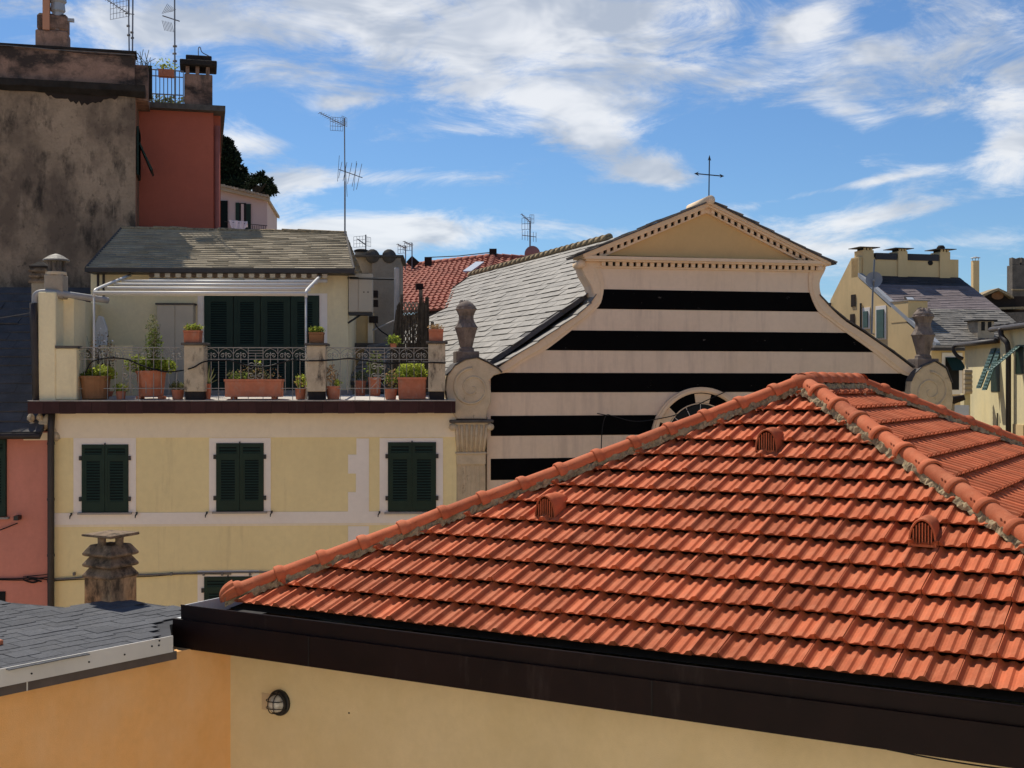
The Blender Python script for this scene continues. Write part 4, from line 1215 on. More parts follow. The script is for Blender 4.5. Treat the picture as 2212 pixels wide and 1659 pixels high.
pot(860, 921, 815, .1, 'large square terracotta planter overflowing with yellow-green leaves by the end pillar', taper=.84, depth=.28,
    plants=[('leaf_yellow', 0, .10, 1.0, .17, 620, .06, .55), ('leaf', -.3, .06, 1.0, .13, 200, .06, .5)])
pot(842, 858, 742, 1.2, 'small hanging pot of leaves in front of the reed screen', zbase=H.Z(850, 752, 1.2), round_=True, plants=[('leaf', 0, .05, 2.0, .12, 70, .06, .5), ('leaf_yellow', .2, .07, 1.5, .1, 50, .06, .5)])
pot(795, 824, 815, 1.2, 'dark leafy shrub in a pot behind the iron scroll rosette', round_=True, plants=[('leaf_grey', 0, .25, 1.2, .26, 160, .06, .5), ('leaf', 0, .2, 1.2, .25, 120, .06, .5)], stems=[('twig', 8, .5, .1)])
# white wall fountain
fs = H.S(216, 2.6)
fn = thing('wall_fountain', H.pt(fs, 2.6, ZF), 'white stone shell fountain against the terrace side wall', 'fountain')
zz0 = H.Z(216, 752, 2.6)
m = MB(H); m.prism([(fs - .14, zz0), (fs + .16, zz0), (fs + .15, zz0 + .45), (fs + .06, zz0 + .72), (fs - .05, zz0 + .74), (fs - .13, zz0 + .5)], 2.6, 2.72); m.obj('back_panel', 'stone_white', fn, bevel=.02)
m = MB(H); m.lathe(fs + .05, 2.5, [(.06, zz0 - .30), (.16, zz0 - .18), (.30, zz0 - .03), (.33, zz0), (.27, zz0), (.1, zz0 - .08)], 16); m.obj('basin', 'stone_white', fn)
m = MB(H); m.lathe(fs + .05, 2.5, [(.18, ZF), (.15, ZF + .1), (.08, ZF + .3), (.08, zz0 - .25)], 12); m.obj('pedestal', 'stone_white', fn)

# ------------------------------------------------------------------ right end of the terrace: reed screen, steel pole, cabinet
SD = 1.9
sc = thing('reed_screen', H.pt(H.S(890, SD), SD, ZF), 'weathered reed and lattice screen tied to rough wooden posts', 'screen')
for u, vt, w in ((868, 636, 6), (909, 626, 8), (924, 642, 5), (934, 695, 7)):
    s_, z_ = H.px(u, vt, SD)
    MB(H).box(s_ - w * .0052, s_ + w * .0052, SD, SD + .08, ZF, z_).obj('post', 'wood_post', sc)
def reeds(u0, u1, uu0, uu1, vt0, vt1, n, vb=850):
    b = MB(H)
    for i in range(n):
        f = (i + U(0, .9)) / n
        ub, ut = u0 + (u1 - u0) * f, uu0 + (uu1 - uu0) * f
        vt = vt0 + (vt1 - vt0) * f + U(-4, 14)
        d_ = SD - .03 + U(-.03, .03)
        um = (ub + ut) / 2 + U(-3, 3)
        pts = [(*[H.px(ub, vb, d_)[0]], d_, ZF), (H.px(um, 740, d_)[0], d_ + U(-.02, .02), H.Z(um, 740, d_)), (H.px(ut, vt, d_)[0], d_, H.Z(ut, vt, d_))]
        b.tube(pts, .008, 4, cap=False)
    o = b.obj('reed_bundle', 'reed', sc, kind='stuff', fix=False)
reeds(842, 868, 856, 868, 665, 648, 44)
reeds(846, 866, 838, 858, 745, 720, 22)
reeds(900, 926, 904, 924, 645, 640, 40)
reeds(870, 905, 870, 905, 770, 772, 30)
reeds(858, 932, 864, 928, 672, 660, 46)
b = MB(H)
for i in range(-8, 10):
    for sg in (1, -1):
        u = 868 + i * 8
        seg = []
        for q in range(25):
            v = 652 + q * 8; uu = u + sg * q * 4.4
            if 868 <= uu <= 912: seg.append((H.px(uu, v, SD)[0], SD - .015 * sg, H.Z(uu, v, SD)))
        if len(seg) > 1: b.tube(seg, .015, 4)
b.obj('lattice', 'lattice', sc, kind='stuff')
# steel pole with a black bar
pole = thing('steel_pole', H.pt(H.S(857, 2.2), 2.2, ZF), 'thick grey steel pole with a black bar reaching to the attic', 'pole')
ps, pz = H.px(857, 578, 2.2)
MB(H).lathe(ps, 2.2, [(.06, ZF), (.06, pz - .03), (.045, pz)], 12).obj('tube', 'pipe_grey', pole)
MB(H).tube([(ps, 2.2, H.Z(857, 603, 2.2)), (H.S(752, 3.4), 3.45, H.Z(752, 600, 3.4))], .03, 6).obj('bar', 'black_iron', pole)
MB(H).tube([(ps, 2.2, H.Z(857, 690, 2.2)), (H.S(806, 3.2), 3.2, H.Z(806, 713, 3.2))], .02, 6).obj('stay', 'pipe_grey', pole)
cab = thing('meter_cabinet', H.pt(H.S(778, 3.4), 3.6, H.Z(778, 676, 3.4)), 'beige two-panel metal cabinet hung on brackets at the attic corner', 'cabinet')
x0, x1, xm = H.S(753, 3.4), H.S(804, 3.4), H.S(774, 3.4)
zt, zb = H.Z(778, 591, 3.4), H.Z(778, 674, 3.4)
MB(H).box(x0, x1, 3.42, 3.8, zb, zt).obj('body', 'cabinet_beige', cab)
for a, b_ in ((x0 + .004, xm - .006), (xm + .006, x1 - .004)): MB(H).box(a, b_, 3.395, 3.419, zb + .01, zt - .01).obj('panel', 'cabinet_beige', cab)
MB(H).box(x0, x1, 3.40, 3.8, zb - .07, zb - .005).obj('base_bar', 'black_iron', cab)
MB(H).tube([(x0 + .3, 3.45, zb - .05), (x0 - .02, 3.45, zb - .26)], .025, 6).obj('bracket', 'black_iron', cab)
for u in (786, 795):
    s_, z_ = H.px(u, 631, 3.39); MB(H).disc(s_, z_, 0, .016, 3.385, 3.396, n=8).obj('knob', 'black_iron', cab)
tag(MB(H).tube(curve_pts([(H.px(u, v, 2.6)[0], 2.6, H.px(u, v, 2.6)[1]) for u, v in ((812, 683), (811, 700), (822, 714), (838, 725), (850, 737), (858, 760))], 5), .016, 5).obj('hanging_cable', 'cable'), 'black cable drooping from the cabinet to the steel pole', 'cable')

# ------------------------------------------------------------------ church with the striped front
c0 = at(1058, CY, 26.55)
C_ = Frame((c0.x, c0.y), 12.0)
ch_ = thing('striped_church', C_.pt(5, .5, GZ), 'church with black and beige striped front, scrolled shoulders and dentilled pediment', 'church')
def cz(v, u=1500): return C_.Z(u, v)
outerL = [(1052, 1250), (1052, 812), (1072, 797), (1100, 777), (1160, 740), (1207, 708), (1245, 682), (1272, 658), (1282, 640), (1276, 617), (1262, 594), (1256, 575), (1262, 556)]
innerL = [(1060, 1250), (1060, 806), (1085, 806), (1104, 801), (1136, 779), (1180, 755), (1235, 713), (1255, 698), (1291, 664), (1300, 645), (1304, 617), (1301, 595), (1291, 573), (1286, 560)]
outerR = [(1990, 1250), (1990, 812), (1972, 798), (1929, 765), (1869, 723), (1824, 694), (1793, 666), (1773, 641), (1768, 613), (1774, 595), (1780, 585), (1782, 572)]
innerR = [(1975, 1250), (1975, 815), (1942, 805), (1885, 760), (1829, 720), (1789, 690), (1765, 671), (1749, 634), (1746, 613), (1747, 590), (1752, 572)]
X = lambda p, d=0: C_.px(p[0], p[1], d)
wallp = [X(p) for p in outerL] + [X(p) for p in reversed(outerR)]
MB(C_).prism(wallp, 0, .55).obj('facade', 'church_beige', ch_)
# raised border along the shoulders
for o_, i_ in ((outerL, innerL), (outerR, innerR)):
    n = 40
    def resample(P, n):
        P = curve_pts([(a, b, 0) for a, b in P], 4); Ls = [0]
        for a, b in zip(P, P[1:]): Ls.append(Ls[-1] + (b - a).length)
        r_ = []
        for k in range(n + 1):
            t = Ls[-1] * k / n; j = 0
            while j < len(Ls) - 2 and Ls[j + 1] < t: j += 1
            f = (t - Ls[j]) / max(1e-6, Ls[j + 1] - Ls[j]); q = P[j].lerp(P[j + 1], min(1, f)); r_.append((q.x, q.y))
        return r_
    oo = resample([p for p in o_ if p[1] < 815], n); ii = resample([p for p in i_ if p[1] < 818], n)
    b = MB(C_); vs = []
    for k in range(n + 1):
        po, pi = X(oo[k]), X(ii[k])
        vs += [(po[0], -.055, po[1]), (po[0] * .35 + pi[0] * .65, -.06, po[1] * .35 + pi[1] * .65), (po[0] * .2 + pi[0] * .8, -.035, po[1] * .2 + pi[1] * .8), (pi[0], -.03, pi[1]), (pi[0], .01, pi[1]), (po[0], .01, po[1])]
    b.add(vs, [(k * 6 + j, k * 6 + (j + 1) % 6, (k + 1) * 6 + (j + 1) % 6, (k + 1) * 6 + j) for k in range(n) for j in range(6)])
    b.obj('shoulder_moulding', 'church_trim', ch_, smooth=False)
# black stripes follow the inner edge of the moulding
def edge_fn(pts):
    return sorted([(X(p)[1], X(p)[0]) for p in pts])
eLf, eRf = edge_fn(innerL), edge_fn(innerR)
for va, vb in ((628, 670), (716, 758.5), (806, 847), (896, 938), (985.5, 1030), (1075, 1118)):
    za, zb = cz(va), cz(vb)
    n = 6
    Lp = [(interp(eLf, zb + (za - zb) * k / n), zb + (za - zb) * k / n) for k in range(n + 1)]
    Rp = [(interp(eRf, zb + (za - zb) * k / n), zb + (za - zb) * k / n) for k in range(n + 1)]
    MB(C_).prism(Lp + Rp[::-1], -.006, .002).obj('stripe', 'church_black', ch_)
# pediment
PD = -.22
XP = lambda u, v, d=PD: C_.px(u, v, d)
tymp = [XP(1308, 551, -.03), XP(1531, 455, -.03), XP(1736, 563, -.03)]
MB(C_).prism(tymp, -.035, .3).obj('tympanum', 'church_ochre', ch_)
apx = XP(1531, 436); lft = XP(1258, 548); rgt = XP(1792, 567)
def quad_pr(a, b, c, d, d0, d1, nm, m): MB(C_).prism([a, b, c, d], d0, d1).obj(nm, m, ch_)
lerp2 = lambda a, b, t: (a[0] + (b[0] - a[0]) * t, a[1] + (b[1] - a[1]) * t)
for e_, sg in ((lft, 1), (rgt, -1)):
    dn = lambda p, h: (p[0], p[1] - h)
    quad_pr(e_, apx, dn(apx, .075), dn(e_, .075), -.30, .55, 'raking_cornice', 'church_trim')
    quad_pr(dn(e_, .0755), dn(apx, .0755), dn(apx, .115), (e_[0] + sg * .12, e_[1] - .0755), -.25, .5, 'raking_cornice', 'church_trim')
    quad_pr((e_[0] + sg * .12, e_[1] - .076), dn(apx, .1155), dn(apx, .225), (e_[0] + sg * .42, e_[1] - .078), -.12, .45, 'raking_frieze', 'church_trim')
    n = 17
    for k in range(n):
        t = .075 + .91 * (k + .5) / n
        c_ = lerp2(e_, apx, t); dx, dz = (apx[0] - e_[0]), (apx[1] - e_[1]); ln = math.hypot(dx, dz); tx, tz = dx / ln, dz / ln
        hw = .040; z0_, z1_ = -.205, -.113
        P = []
        for a, h in ((-1, z0_), (1, z0_), (1, z1_), (-1, z1_)):
            P.append((c_[0] + a * hw * tx, c_[1] + a * hw * tz + h))
        MB(C_).prism(P, -.17, -.118).obj('dentil', 'church_trim', ch_)
        P2 = []
        for a, h in ((1, z0_ + .004), (2.95, z0_ + .004), (2.95, z1_), (1, z1_)):
            P2.append((c_[0] + a * hw * tx, c_[1] + a * hw * tz + h))
        if k < n - 1: MB(C_).prism(P2, -.124, -.119).obj('dentil_gap', 'dentil_dark', ch_)
# horizontal cornice and dentils
zl, zr = C_.px(1290, 549, PD)[1], C_.px(1760, 566, PD)[1]
ZC = (zl + zr) / 2
sL, sR = XP(1262, 550)[0], XP(1784, 568)[0]
MB(C_).box(sL, sR, -.27, .4, ZC - .075, ZC - .005).obj('cornice', 'church_trim', ch_)
MB(C_).box(sL + .05, sR - .05, -.21, .4, ZC - .112, ZC - .0755).obj('cornice', 'church_trim', ch_)
MB(C_).box(sL + .2, sR - .16, -.06, .4, ZC - .24, ZC - .1125).obj('cornice_bed', 'church_trim', ch_)
d0_, d1_ = X((1293, 570))[0], X((1758, 580))[0]
n = 32
for k in range(n):
    x = d0_ + (d1_ - d0_) * (k + .5) / n; w = (d1_ - d0_) / n
    MB(C_).box(x - w * .28, x + w * .28, -.125, -.061, ZC - .20, ZC - .113).obj('dentil', 'church_trim', ch_)
    MB(C_).box(x + w * .285, x + w * .715, -.068, -.0605, ZC - .199, ZC - .1135).obj('dentil_gap', 'dentil_dark', ch_)
for u, sg in ((1774, 1),):
    s_ = XP(u, 585)[0]; z_ = ZC - .16
    m = MB(C_); m.tube([(s_, -.2, z_), (s_, .3, z_)], .065, 10); m.obj('cornice_bracket', 'church_trim', ch_, smooth=True)
s_ = XP(1252, 575)[0]
m = MB(C_); m.tube([(s_ + .06, -.16, ZC - .17), (s_ + .06, .3, ZC - .17)], .085, 10); m.obj('cornice_bracket', 'church_trim', ch_, smooth=True)
# pediment slates
for e_, sg in ((lft, -1), (rgt, 1)):
    a0 = C_.pt(e_[0] + sg * .10, -.36, e_[1] + .005 - .04); b0 = C_.pt(e_[0] + sg * .10, .75, e_[1] + .005 - .04)
    c0_ = C_.pt(apx[0], .75, apx[1] + .012); d0__ = C_.pt(apx[0], -.36, apx[1] + .012)
    m = MB(); m.add([a0, b0, c0_, d0__, a0 - V((0, 0, .02)), b0 - V((0, 0, .02)), c0_ - V((0, 0, .02)), d0__ - V((0, 0, .02))], [(0, 1, 2, 3), (4, 7, 6, 5), (0, 4, 5, 1), (1, 5, 6, 2), (3, 2, 6, 7), (0, 3, 7, 4)])
    pr = m.obj('pediment_roof', 'slate_dark', ch_)
    for v_, f_ in slate_rows(a0, b0, c0_, d0__, 8, .56, thk=.022, jit=.3, over=1.25):
        mb = MB(); mb.add(v_, f_); mb.obj('slate', 'slate', pr, fix=False)
m = MB(C_); m.tube([(apx[0] - .02, -.4, apx[1] + .02), (apx[0] - .02, .9, apx[1] + .0)], .10, 12); m.obj('ridge_tile', 'church_trim', ch_, smooth=True)
# iron cross
crs = thing('iron_cross', C_.pt(apx[0], -.1, apx[1] + .1), 'thin black iron cross on the tip of the church pediment', 'cross')
kx, kz0 = C_.px(1532, 432, -.1); kt = C_.Z(1532, 342, -.1); ka = C_.Z(1532, 378, -.1)
MB(C_).tube([(kx - .01, -.1, kz0 - .1), (kx + .005, -.1, kt)], .014, 6).obj('shaft', 'black_iron', crs)
for a, b_ in (((kx - .32, ka + .02), (kx + .32, ka - .015)),):
    MB(C_).tube([(a[0], -.1, a[1]), (b_[0], -.1, b_[1])], .013, 6).obj('arm', 'black_iron', crs)
for cx_, czz, dx, dz in ((kx - .30, ka + .02, -1, 0), (kx + .30, ka - .014, 1, 0), (kx + .005, kt, 0, 1)):
    m = MB(C_)
    m.prism([(cx_ + dx * .05, czz + dz * .07), (cx_ - dx * .06 - dz * .035, czz - dz * .05 + dx * .045), (cx_ - dx * .02, czz - dz * .02), (cx_ - dx * .06 + dz * .035, czz - dz * .05 - dx * .045)], -.11, -.09)
    m.obj('barb', 'black_iron', crs)
# volutes
def volute(out_px, cu, cv, r0, turns, flip, nm):
    m = MB(C_); m.prism([X(p, -.2) for p in out_px], -.24, .35); vo = m.obj(nm, 'stone_weathered', ch_, bevel=.015)
    s_, z_ = C_.px(cu, cv, -.24)
    pts = []; rs = []
    n = 60
    for k in range(n + 1):
        t = k / n; a = math.pi * (.5 if not flip else .5) + (-1 if flip else 1) * t * turns * 2 * math.pi
        r_ = r0 * (1 - t) ** .85 + .02
        pts.append((s_ + r_ * math.cos(a), -.238, z_ + r_ * math.sin(a))); rs.append(.034 * (1 - t * .5))
    b = MB(C_); b.tube(pts, rs, 7); b.obj('spiral', 'stone_weathered', vo, smooth=True)
    return vo
volL = [(985, 905), (978, 892), (966, 870), (962, 840), (966, 812), (982, 790), (1005, 777), (1030, 773), (1052, 783), (1076, 797), (1084, 806), (1066, 811), (1056, 822), (1060, 845), (1060, 868), (1052, 888), (1050, 905)]
volR = [(1993, 912), (1974, 885), (1964, 850), (1966, 825), (1974, 808), (1990, 793), (2018, 781), (2042, 796), (2054, 828), (2057, 862), (2054, 884), (2036, 905), (2030, 920)]
volute(volL, 1020, 838, .40, 1.9, False, 'volute')
volute(volR, 2010, 845, .42, 1.9, True, 'volute')
for P in (volL[4:11], volR[3:9]):
    b = MB(C_); b.tube([(X(p, -.2)[0], -.10, X(p, -.2)[1] + .012) for p in P], .03, 6); b.tube([(X(p, -.2)[0], .12, X(p, -.2)[1] + .012) for p in P], .03, 6)
    vs = []
    for p in P:
        s_, z_ = X(p, -.2); vs += [(s_, -.28, z_ + .012), (s_, .38, z_ + .012), (s_, .38, z_ + .034), (s_, -.28, z_ + .034)]
    b = MB(C_); b.add(vs, [(k * 4 + j, k * 4 + (j + 1) % 4, (k + 1) * 4 + (j + 1) % 4, (k + 1) * 4 + j) for k in range(len(P) - 1) for j in range(4)] + [(0, 1, 2, 3)])
    b.obj('lead_capping', 'slate_dark', ch_)
# pilaster at the left: fluted shaft, necking, leafy capital
for base_u, sgn in ((1018, 1), (2030, 1)):
    s_ = C_.S(base_u, -.22); k = 1.0
    pl = MB(C_).box(s_ - .30, s_ + .30, -.16, .35, GZ + 3, cz(975, base_u) ).obj('pilaster', 'stone_weathered', ch_)
    zc0, zc1 = C_.Z(base_u, 975, -.2), C_.Z(base_u, 912, -.2)
    zsh = C_.Z(base_u, 1003, -.2)
    for q in range(6):
        x = s_ - .30 + .6 * (q + .5) / 6
        MB(C_).tube([(x - .05 + .0, -.165, GZ + 4), (x - .05, -.165, zsh - .03)], .014, 6).obj('flute_rib', 'stone_weathered', pl)
    MB(C_).tube([(s_ + .30, -.165, GZ + 4), (s_ + .30, -.165, zsh - .03)], .014, 6).obj('flute_rib', 'stone_weathered', pl)
    MB(C_).box(s_ - .31, s_ + .31, -.20, .3, zsh, zc0 - .06).obj('necking', 'stone_weathered', pl)
    MB(C_).box(s_ - .33, s_ + .33, -.23, .3, zc0 - .06, zc0 - .015).obj('astragal', 'stone_weathered', pl, bevel=.012)
    m = MB(C_); m.hexa([(s_ - .30, -.18, zc0 - .015), (s_ + .30, -.18, zc0 - .015), (s_ + .30, .3, zc0 - .015), (s_ - .30, .3, zc0 - .015)], [(s_ - .36, -.26, zc1), (s_ + .36, -.26, zc1), (s_ + .36, .3, zc1), (s_ - .36, .3, zc1)])
    m.obj('capital', 'stone_weathered', pl)
    for q in range(7):
        f = -1 + 2 * q / 6
        MB(C_).tube([(s_ + f * .27, -.19, zc0), (s_ + f * .30, -.225, (zc0 + zc1) / 2), (s_ + f * .32, -.27, zc1 - .06)], [.03, .035, .028], 7).obj('capital_leaf', 'stone_weathered', pl, smooth=True)
    for f in (-1, 1):
        MB(C_).tube([(s_ + f * .40, -.30, zc1 - .10), (s_ + f * .40, .1, zc1 - .10)], .075, 10).obj('capital_scroll', 'stone_weathered', pl, smooth=True)
    MB(C_).box(s_ - .46, s_ + .46, -.34, .3, zc1 - .01, zc1 + .055).obj('abacus', 'stone_dark', pl, bevel=.015)
# urns
def urn(u, vb, k, d, label, top):
    s_, zb = C_.px(u, vb, d); y = C_.pt(s_, d, zb).y / F
    hw = lambda p: p * y
    t = thing('stone_urn', C_.pt(s_, d, zb), label, 'urn')
    h = lambda v: zb + (vb - v) * y
    V0 = vb
    MB(C_).box(s_ - hw(25), s_ + hw(25), d - hw(22), d + hw(22), zb - .25, h(V0 - 15)).obj('plinth', 'stone_urn', t, bevel=.012)
    MB(C_).lathe(s_, d, [(hw(18), h(V0 - 14)), (hw(17), h(V0 - 21)), (hw(14), h(V0 - 24)), (hw(15), h(V0 - 29)), (hw(18), h(V0 - 42)), (hw(24), h(V0 - 63)), (hw(26), h(V0 - 66)), (hw(20), h(V0 - 75)), (hw(16.5), h(V0 - 84)), (hw(16.5), h(V0 - 92)), (hw(21), h(V0 - 102)), (hw(24), h(V0 - 106)), (hw(22), h(V0 - 109))], 8, rot=.39).obj('body', 'stone_urn', t)
    MB(C_).lathe(s_, d, [(hw(22), h(V0 - 108)), (hw(20), h(V0 - 113)), (hw(13), h(V0 - 120)), (hw(6), h(V0 - 124))], 10).obj('lid', 'stone_urn', t, smooth=True)
    b = MB(C_)
    for q in range(top):
        a = q * 2.4; r_ = hw(14) * U(.3, 1)
        zz_ = h(V0 - 118) + U(-.02, .03)
        b.lathe(s_ + r_ * math.cos(a), d + r_ * math.sin(a), [(.045, zz_ - .05), (.05, zz_ + .0), (.03, zz_ + U(.02, .05)), (.008, zz_ + U(.05, .08))], 6, rot=U(0, 1))
    b.obj('carved_crown', 'stone_urn', t)
    return t
urn(1007, 774, 1, 0.05, 'weathered stone urn with a domed lid on the scroll beside the slate roof', 8)
urn(1994, 790, 1, 0.05, 'weathered stone urn with a broken crown on the scroll before the ochre house', 13)
# round window
rs_, rz_ = C_.px(1512, 948)
rw = MB(C_).disc(rs_, rz_, 1.02, 1.14, -.10, .02, n=56).obj('rose_window', 'church_trim', ch_)
MB(C_).disc(rs_, rz_, 1.05, 1.10, -.13, -.10, n=56).obj('outer_roll', 'church_trim', rw)
MB(C_).disc(rs_, rz_, 0, 1.02, -.012, -.007, n=48).obj('reveal', 'church_black', rw)
for k in range(6):
    MB(C_).disc(rs_, rz_, .80, 1.00, -.045, -.02, a0=k * 60 + 76, a1=k * 60 + 98, n=6).obj('voussoir', 'church_trim', rw)
MB(C_).disc(rs_, rz_, .77, .79, -.05, -.015, n=48).obj('inner_ring', 'church_trim', rw)
MB(C_).disc(rs_, rz_, 0, .77, -.018, -.0125, n=48).obj('glass', 'window_glass', rw)
for k in range(14):
    a = math.pi * 2 * (k + .5) / 14
    MB(C_).tube([(rs_ + .12 * math.cos(a), -.03, rz_ + .12 * math.sin(a)), (rs_ + .77 * math.cos(a), -.03, rz_ + .77 * math.sin(a))], .007, 5).obj('spoke', 'stone_white', rw)
MB(C_).disc(rs_, rz_, 0, .13, -.04, -.018, n=16).obj('hub', 'stone_white', rw)
for pts in ([(1300, 985), (1299, 960), (1302, 920), (1310, 897), (1325, 899), (1370, 910), (1420, 905), (1470, 893), (1520, 868), (1570, 845)], [(1290, 893), (1310, 897)]):
    cable('facade_cable', pts, .011, 'cable', ch_, C_, -.16)

# nave roof behind the front
RO = V((4.23, 27.6)); AX = V((-.342, .94)).normalized(); QX = V((-AX.y, AX.x)); RZ = 3.74
if QX.x > 0: QX = -QX
def nv(s, q, z=None):
    p = RO + AX * s + QX * q
    return V((p.x, p.y, (RZ - .705 * abs(q)) if z is None else z))
ELV = 6.3; ENDS = 16.3
def s_front(q, dd=.5):
    a = C_.loc(nv(0, q))[1]; b = C_.loc(nv(1, q))[1]
    return (dd - a) / (b - a)
m = MB()
P = [nv(s_front(0), 0), nv(ENDS, 0), nv(ENDS, ELV), nv(s_front(ELV), ELV), nv(ENDS, -ELV), nv(s_front(-ELV), -ELV)]
lo = [p - V((0, 0, .12)) for p in P]
m.add(P + lo, [(0, 1, 2, 3), (0, 5, 4, 1), (6, 9, 8, 7), (6, 7, 10, 11), (1, 7, 8, 2), (2, 8, 9, 3), (1, 4, 10, 7), (4, 5, 11, 10), (0, 3, 9, 6), (0, 6, 11, 5)])
nr = m.obj('nave_roof', 'slate_dark', ch_)
MB().add([nv(1, 5.6, GZ), nv(ENDS - .3, 5.6, GZ), nv(ENDS - .3, -5.6, GZ), nv(1, -5.6, GZ)] + [nv(1, 5.6, -.4), nv(ENDS - .3, 5.6, -.4), nv(ENDS - .3, -5.6, -.4), nv(1, -5.6, -.4)],
         [(0, 1, 5, 4), (1, 2, 6, 5), (2, 3, 7, 6), (3, 0, 4, 7)]).obj('nave_wall', 'ochre_far', ch_)
gb = MB(); gb.add([nv(ENDS - .3, 5.6, -.4), nv(ENDS - .3, -5.6, -.4), nv(ENDS - .3, 0, RZ - .15)], [(0, 1, 2)]); gb.obj('nave_gable', 'ochre_far', ch_)
def front_ok(c):
    s_, d_ = C_.loc(c); return d_ > .56
up = V((0, 0, .006))
left = slate_rows(nv(-1.6, ELV) + up, nv(ENDS + .1, ELV) + up, nv(ENDS + .1, 0) + up, nv(-1.6, 0) + up, 29, .52, thk=.013, jit=.16, over=1.2, keep=front_ok, gap=.001)
left = [(sum((p.length for p in v[:4])) / 4, v, f) for v, f in left]
def vis(v):
    c = (v[0] + v[1] + v[2] + v[3]) / 4
    u = CX + F * c.x / c.y
    return 0 if (935 < u < 1310 and c.z > .2) else 1
left.sort(key=lambda t: (vis(t[1]), t[0]))
fb = MB()
for k, (_, v, f) in enumerate(left):
    if k < 300 and vis(v) == 0:
        mb = MB(); mb.add(v, f); mb.obj('slate', 'slate', nr, fix=False)
    else: fb.add(v, f)
for v, f in slate_rows(nv(ENDS, -ELV) + up, nv(0, -ELV) + up, nv(0, 0) + up, nv(ENDS, 0) + up, 24, .62, thk=.02, jit=.28, keep=front_ok): fb.add(v, f)
fb.obj('slates_far', 'slate_stuff', nr, kind='stuff', fix=False)
k = 0; t = 5.0
while t < ENDS:
    a = nv(t, 0) + V((0, 0, .06)); b_ = nv(t + .46, 0) + V((0, 0, .04))
    MB().tube([a, b_], [.10, .085], 10).obj('ridge_tile', 'mortar', nr, smooth=True); t += .4
# verge at the far end
MB().tube([nv(ENDS + .1, ELV) + up, nv(ENDS + .1, 0) + up], .05, 6).obj('verge', 'brown_dark', nr)
# slates dressed over the left shoulder of the front
shp = [(1066, 795), (1100, 777), (1160, 740), (1207, 708), (1245, 682), (1274, 656), (1284, 638)]
SP = [X(p) for p in shp]
for a, b_ in zip(SP, SP[1:]):
    nseg = 1
    v_ = [C_.pt(a[0], -.10, a[1] + .02), C_.pt(b_[0] + .02, -.10, b_[1] + .005), C_.pt(b_[0] + .02, 1.05, b_[1] + .03), C_.pt(a[0], 1.05, a[1] + .045)]
    m = MB(); dn = V((0, 0, .022)); m.hexa([p for p in v_], [p + dn for p in v_]); m.obj('shoulder_slate', 'slate', ch_)
shp = [(1768, 640), (1790, 664), (1824, 692), (1869, 721), (1900, 744), (1929, 763), (1972, 796)]
SP = [X(p) for p in shp]
for a, b_ in zip(SP, SP[1:]):
    v_ = [C_.pt(a[0], -.10, a[1] + .012), C_.pt(b_[0], -.10, b_[1] + .02), C_.pt(b_[0], .75, b_[1] + .03), C_.pt(a[0], .75, a[1] + .02)]
    m = MB(); dn = V((0, 0, .03)); m.hexa([p for p in v_], [p + dn for p in v_]); m.obj('shoulder_slate', 'slate_dark', ch_)
# ------------------------------------------------------------------ aerials
def aerial(name, label, parts, m='antenna_metal', base=None):
    """parts: list of (part name, list of (points, radius))"""
    t = thing(name, base, label, 'antenna')
    for nm, segs in parts:
        for pts, r_ in segs: MB().tube(pts, r_, 5).obj(nm, m, t)
    return t
def yagi(P, Q, n, el, horiz, r_=.006):
    """boom P->Q with n elements of length el along 'horiz'"""
    segs = [([P, Q], r_ * 1.6)]; els = []
    for i in range(n):
        c = P.lerp(Q, (i + .3) / n); k = el * (.7 + .5 * i / n)
        els.append(([c - horiz * k / 2, c + horiz * k / 2], r_))
    return segs, els
def grid(C0, ax, ay, w, h, n, m_, r_=.005):
    o = []
    for i in range(n): x = -w / 2 + w * i / (n - 1); o.append(([C0 + ax * x - ay * h / 2, C0 + ax * x + ay * h / 2], r_))
    for j in range(m_): y = -h / 2 + h * j / (m_ - 1); o.append(([C0 - ax * w / 2 + ay * y, C0 + ax * w / 2 + ay * y], r_))
    return o
UP = V((0, 0, 1))
# mast on the attic roof
Ya = H.pt(0, 6.0, 0).y
ya = lambda u, v, dy=0: at(u, v, Ya + dy)
side = V((.55, -.83, 0)); vert = UP
b1, e1 = yagi(ya(690, 243, -.4), ya(744, 272), 11, .34, side, .006)
b2, e2 = yagi(ya(732, 366), ya(783, 384), 5, .62, UP * .97 + V((.2, 0, 0)), .007)
aerial('roof_aerial', 'tall television aerial rising behind the slate attic roof', [
    ('mast', [([ya(745, 520), ya(745, 392)], .022), ([ya(745, 392), ya(744, 255)], .016)]), ('boom', b1 + b2), ('element', e1 + e2),
    ('reflector', grid(ya(727, 268), V((.9, .3, 0)), UP, .34, .34, 6, 4) + grid(ya(744, 262, .1), V((.3, .9, 0)), UP, .3, .22, 4, 3)),
    ('element', [([ya(745, 340), ya(750, 425)], .006), ([ya(770, 348), ya(764, 412)], .006), ([ya(733, 336), ya(729, 392)], .006)])], base=ya(745, 520))

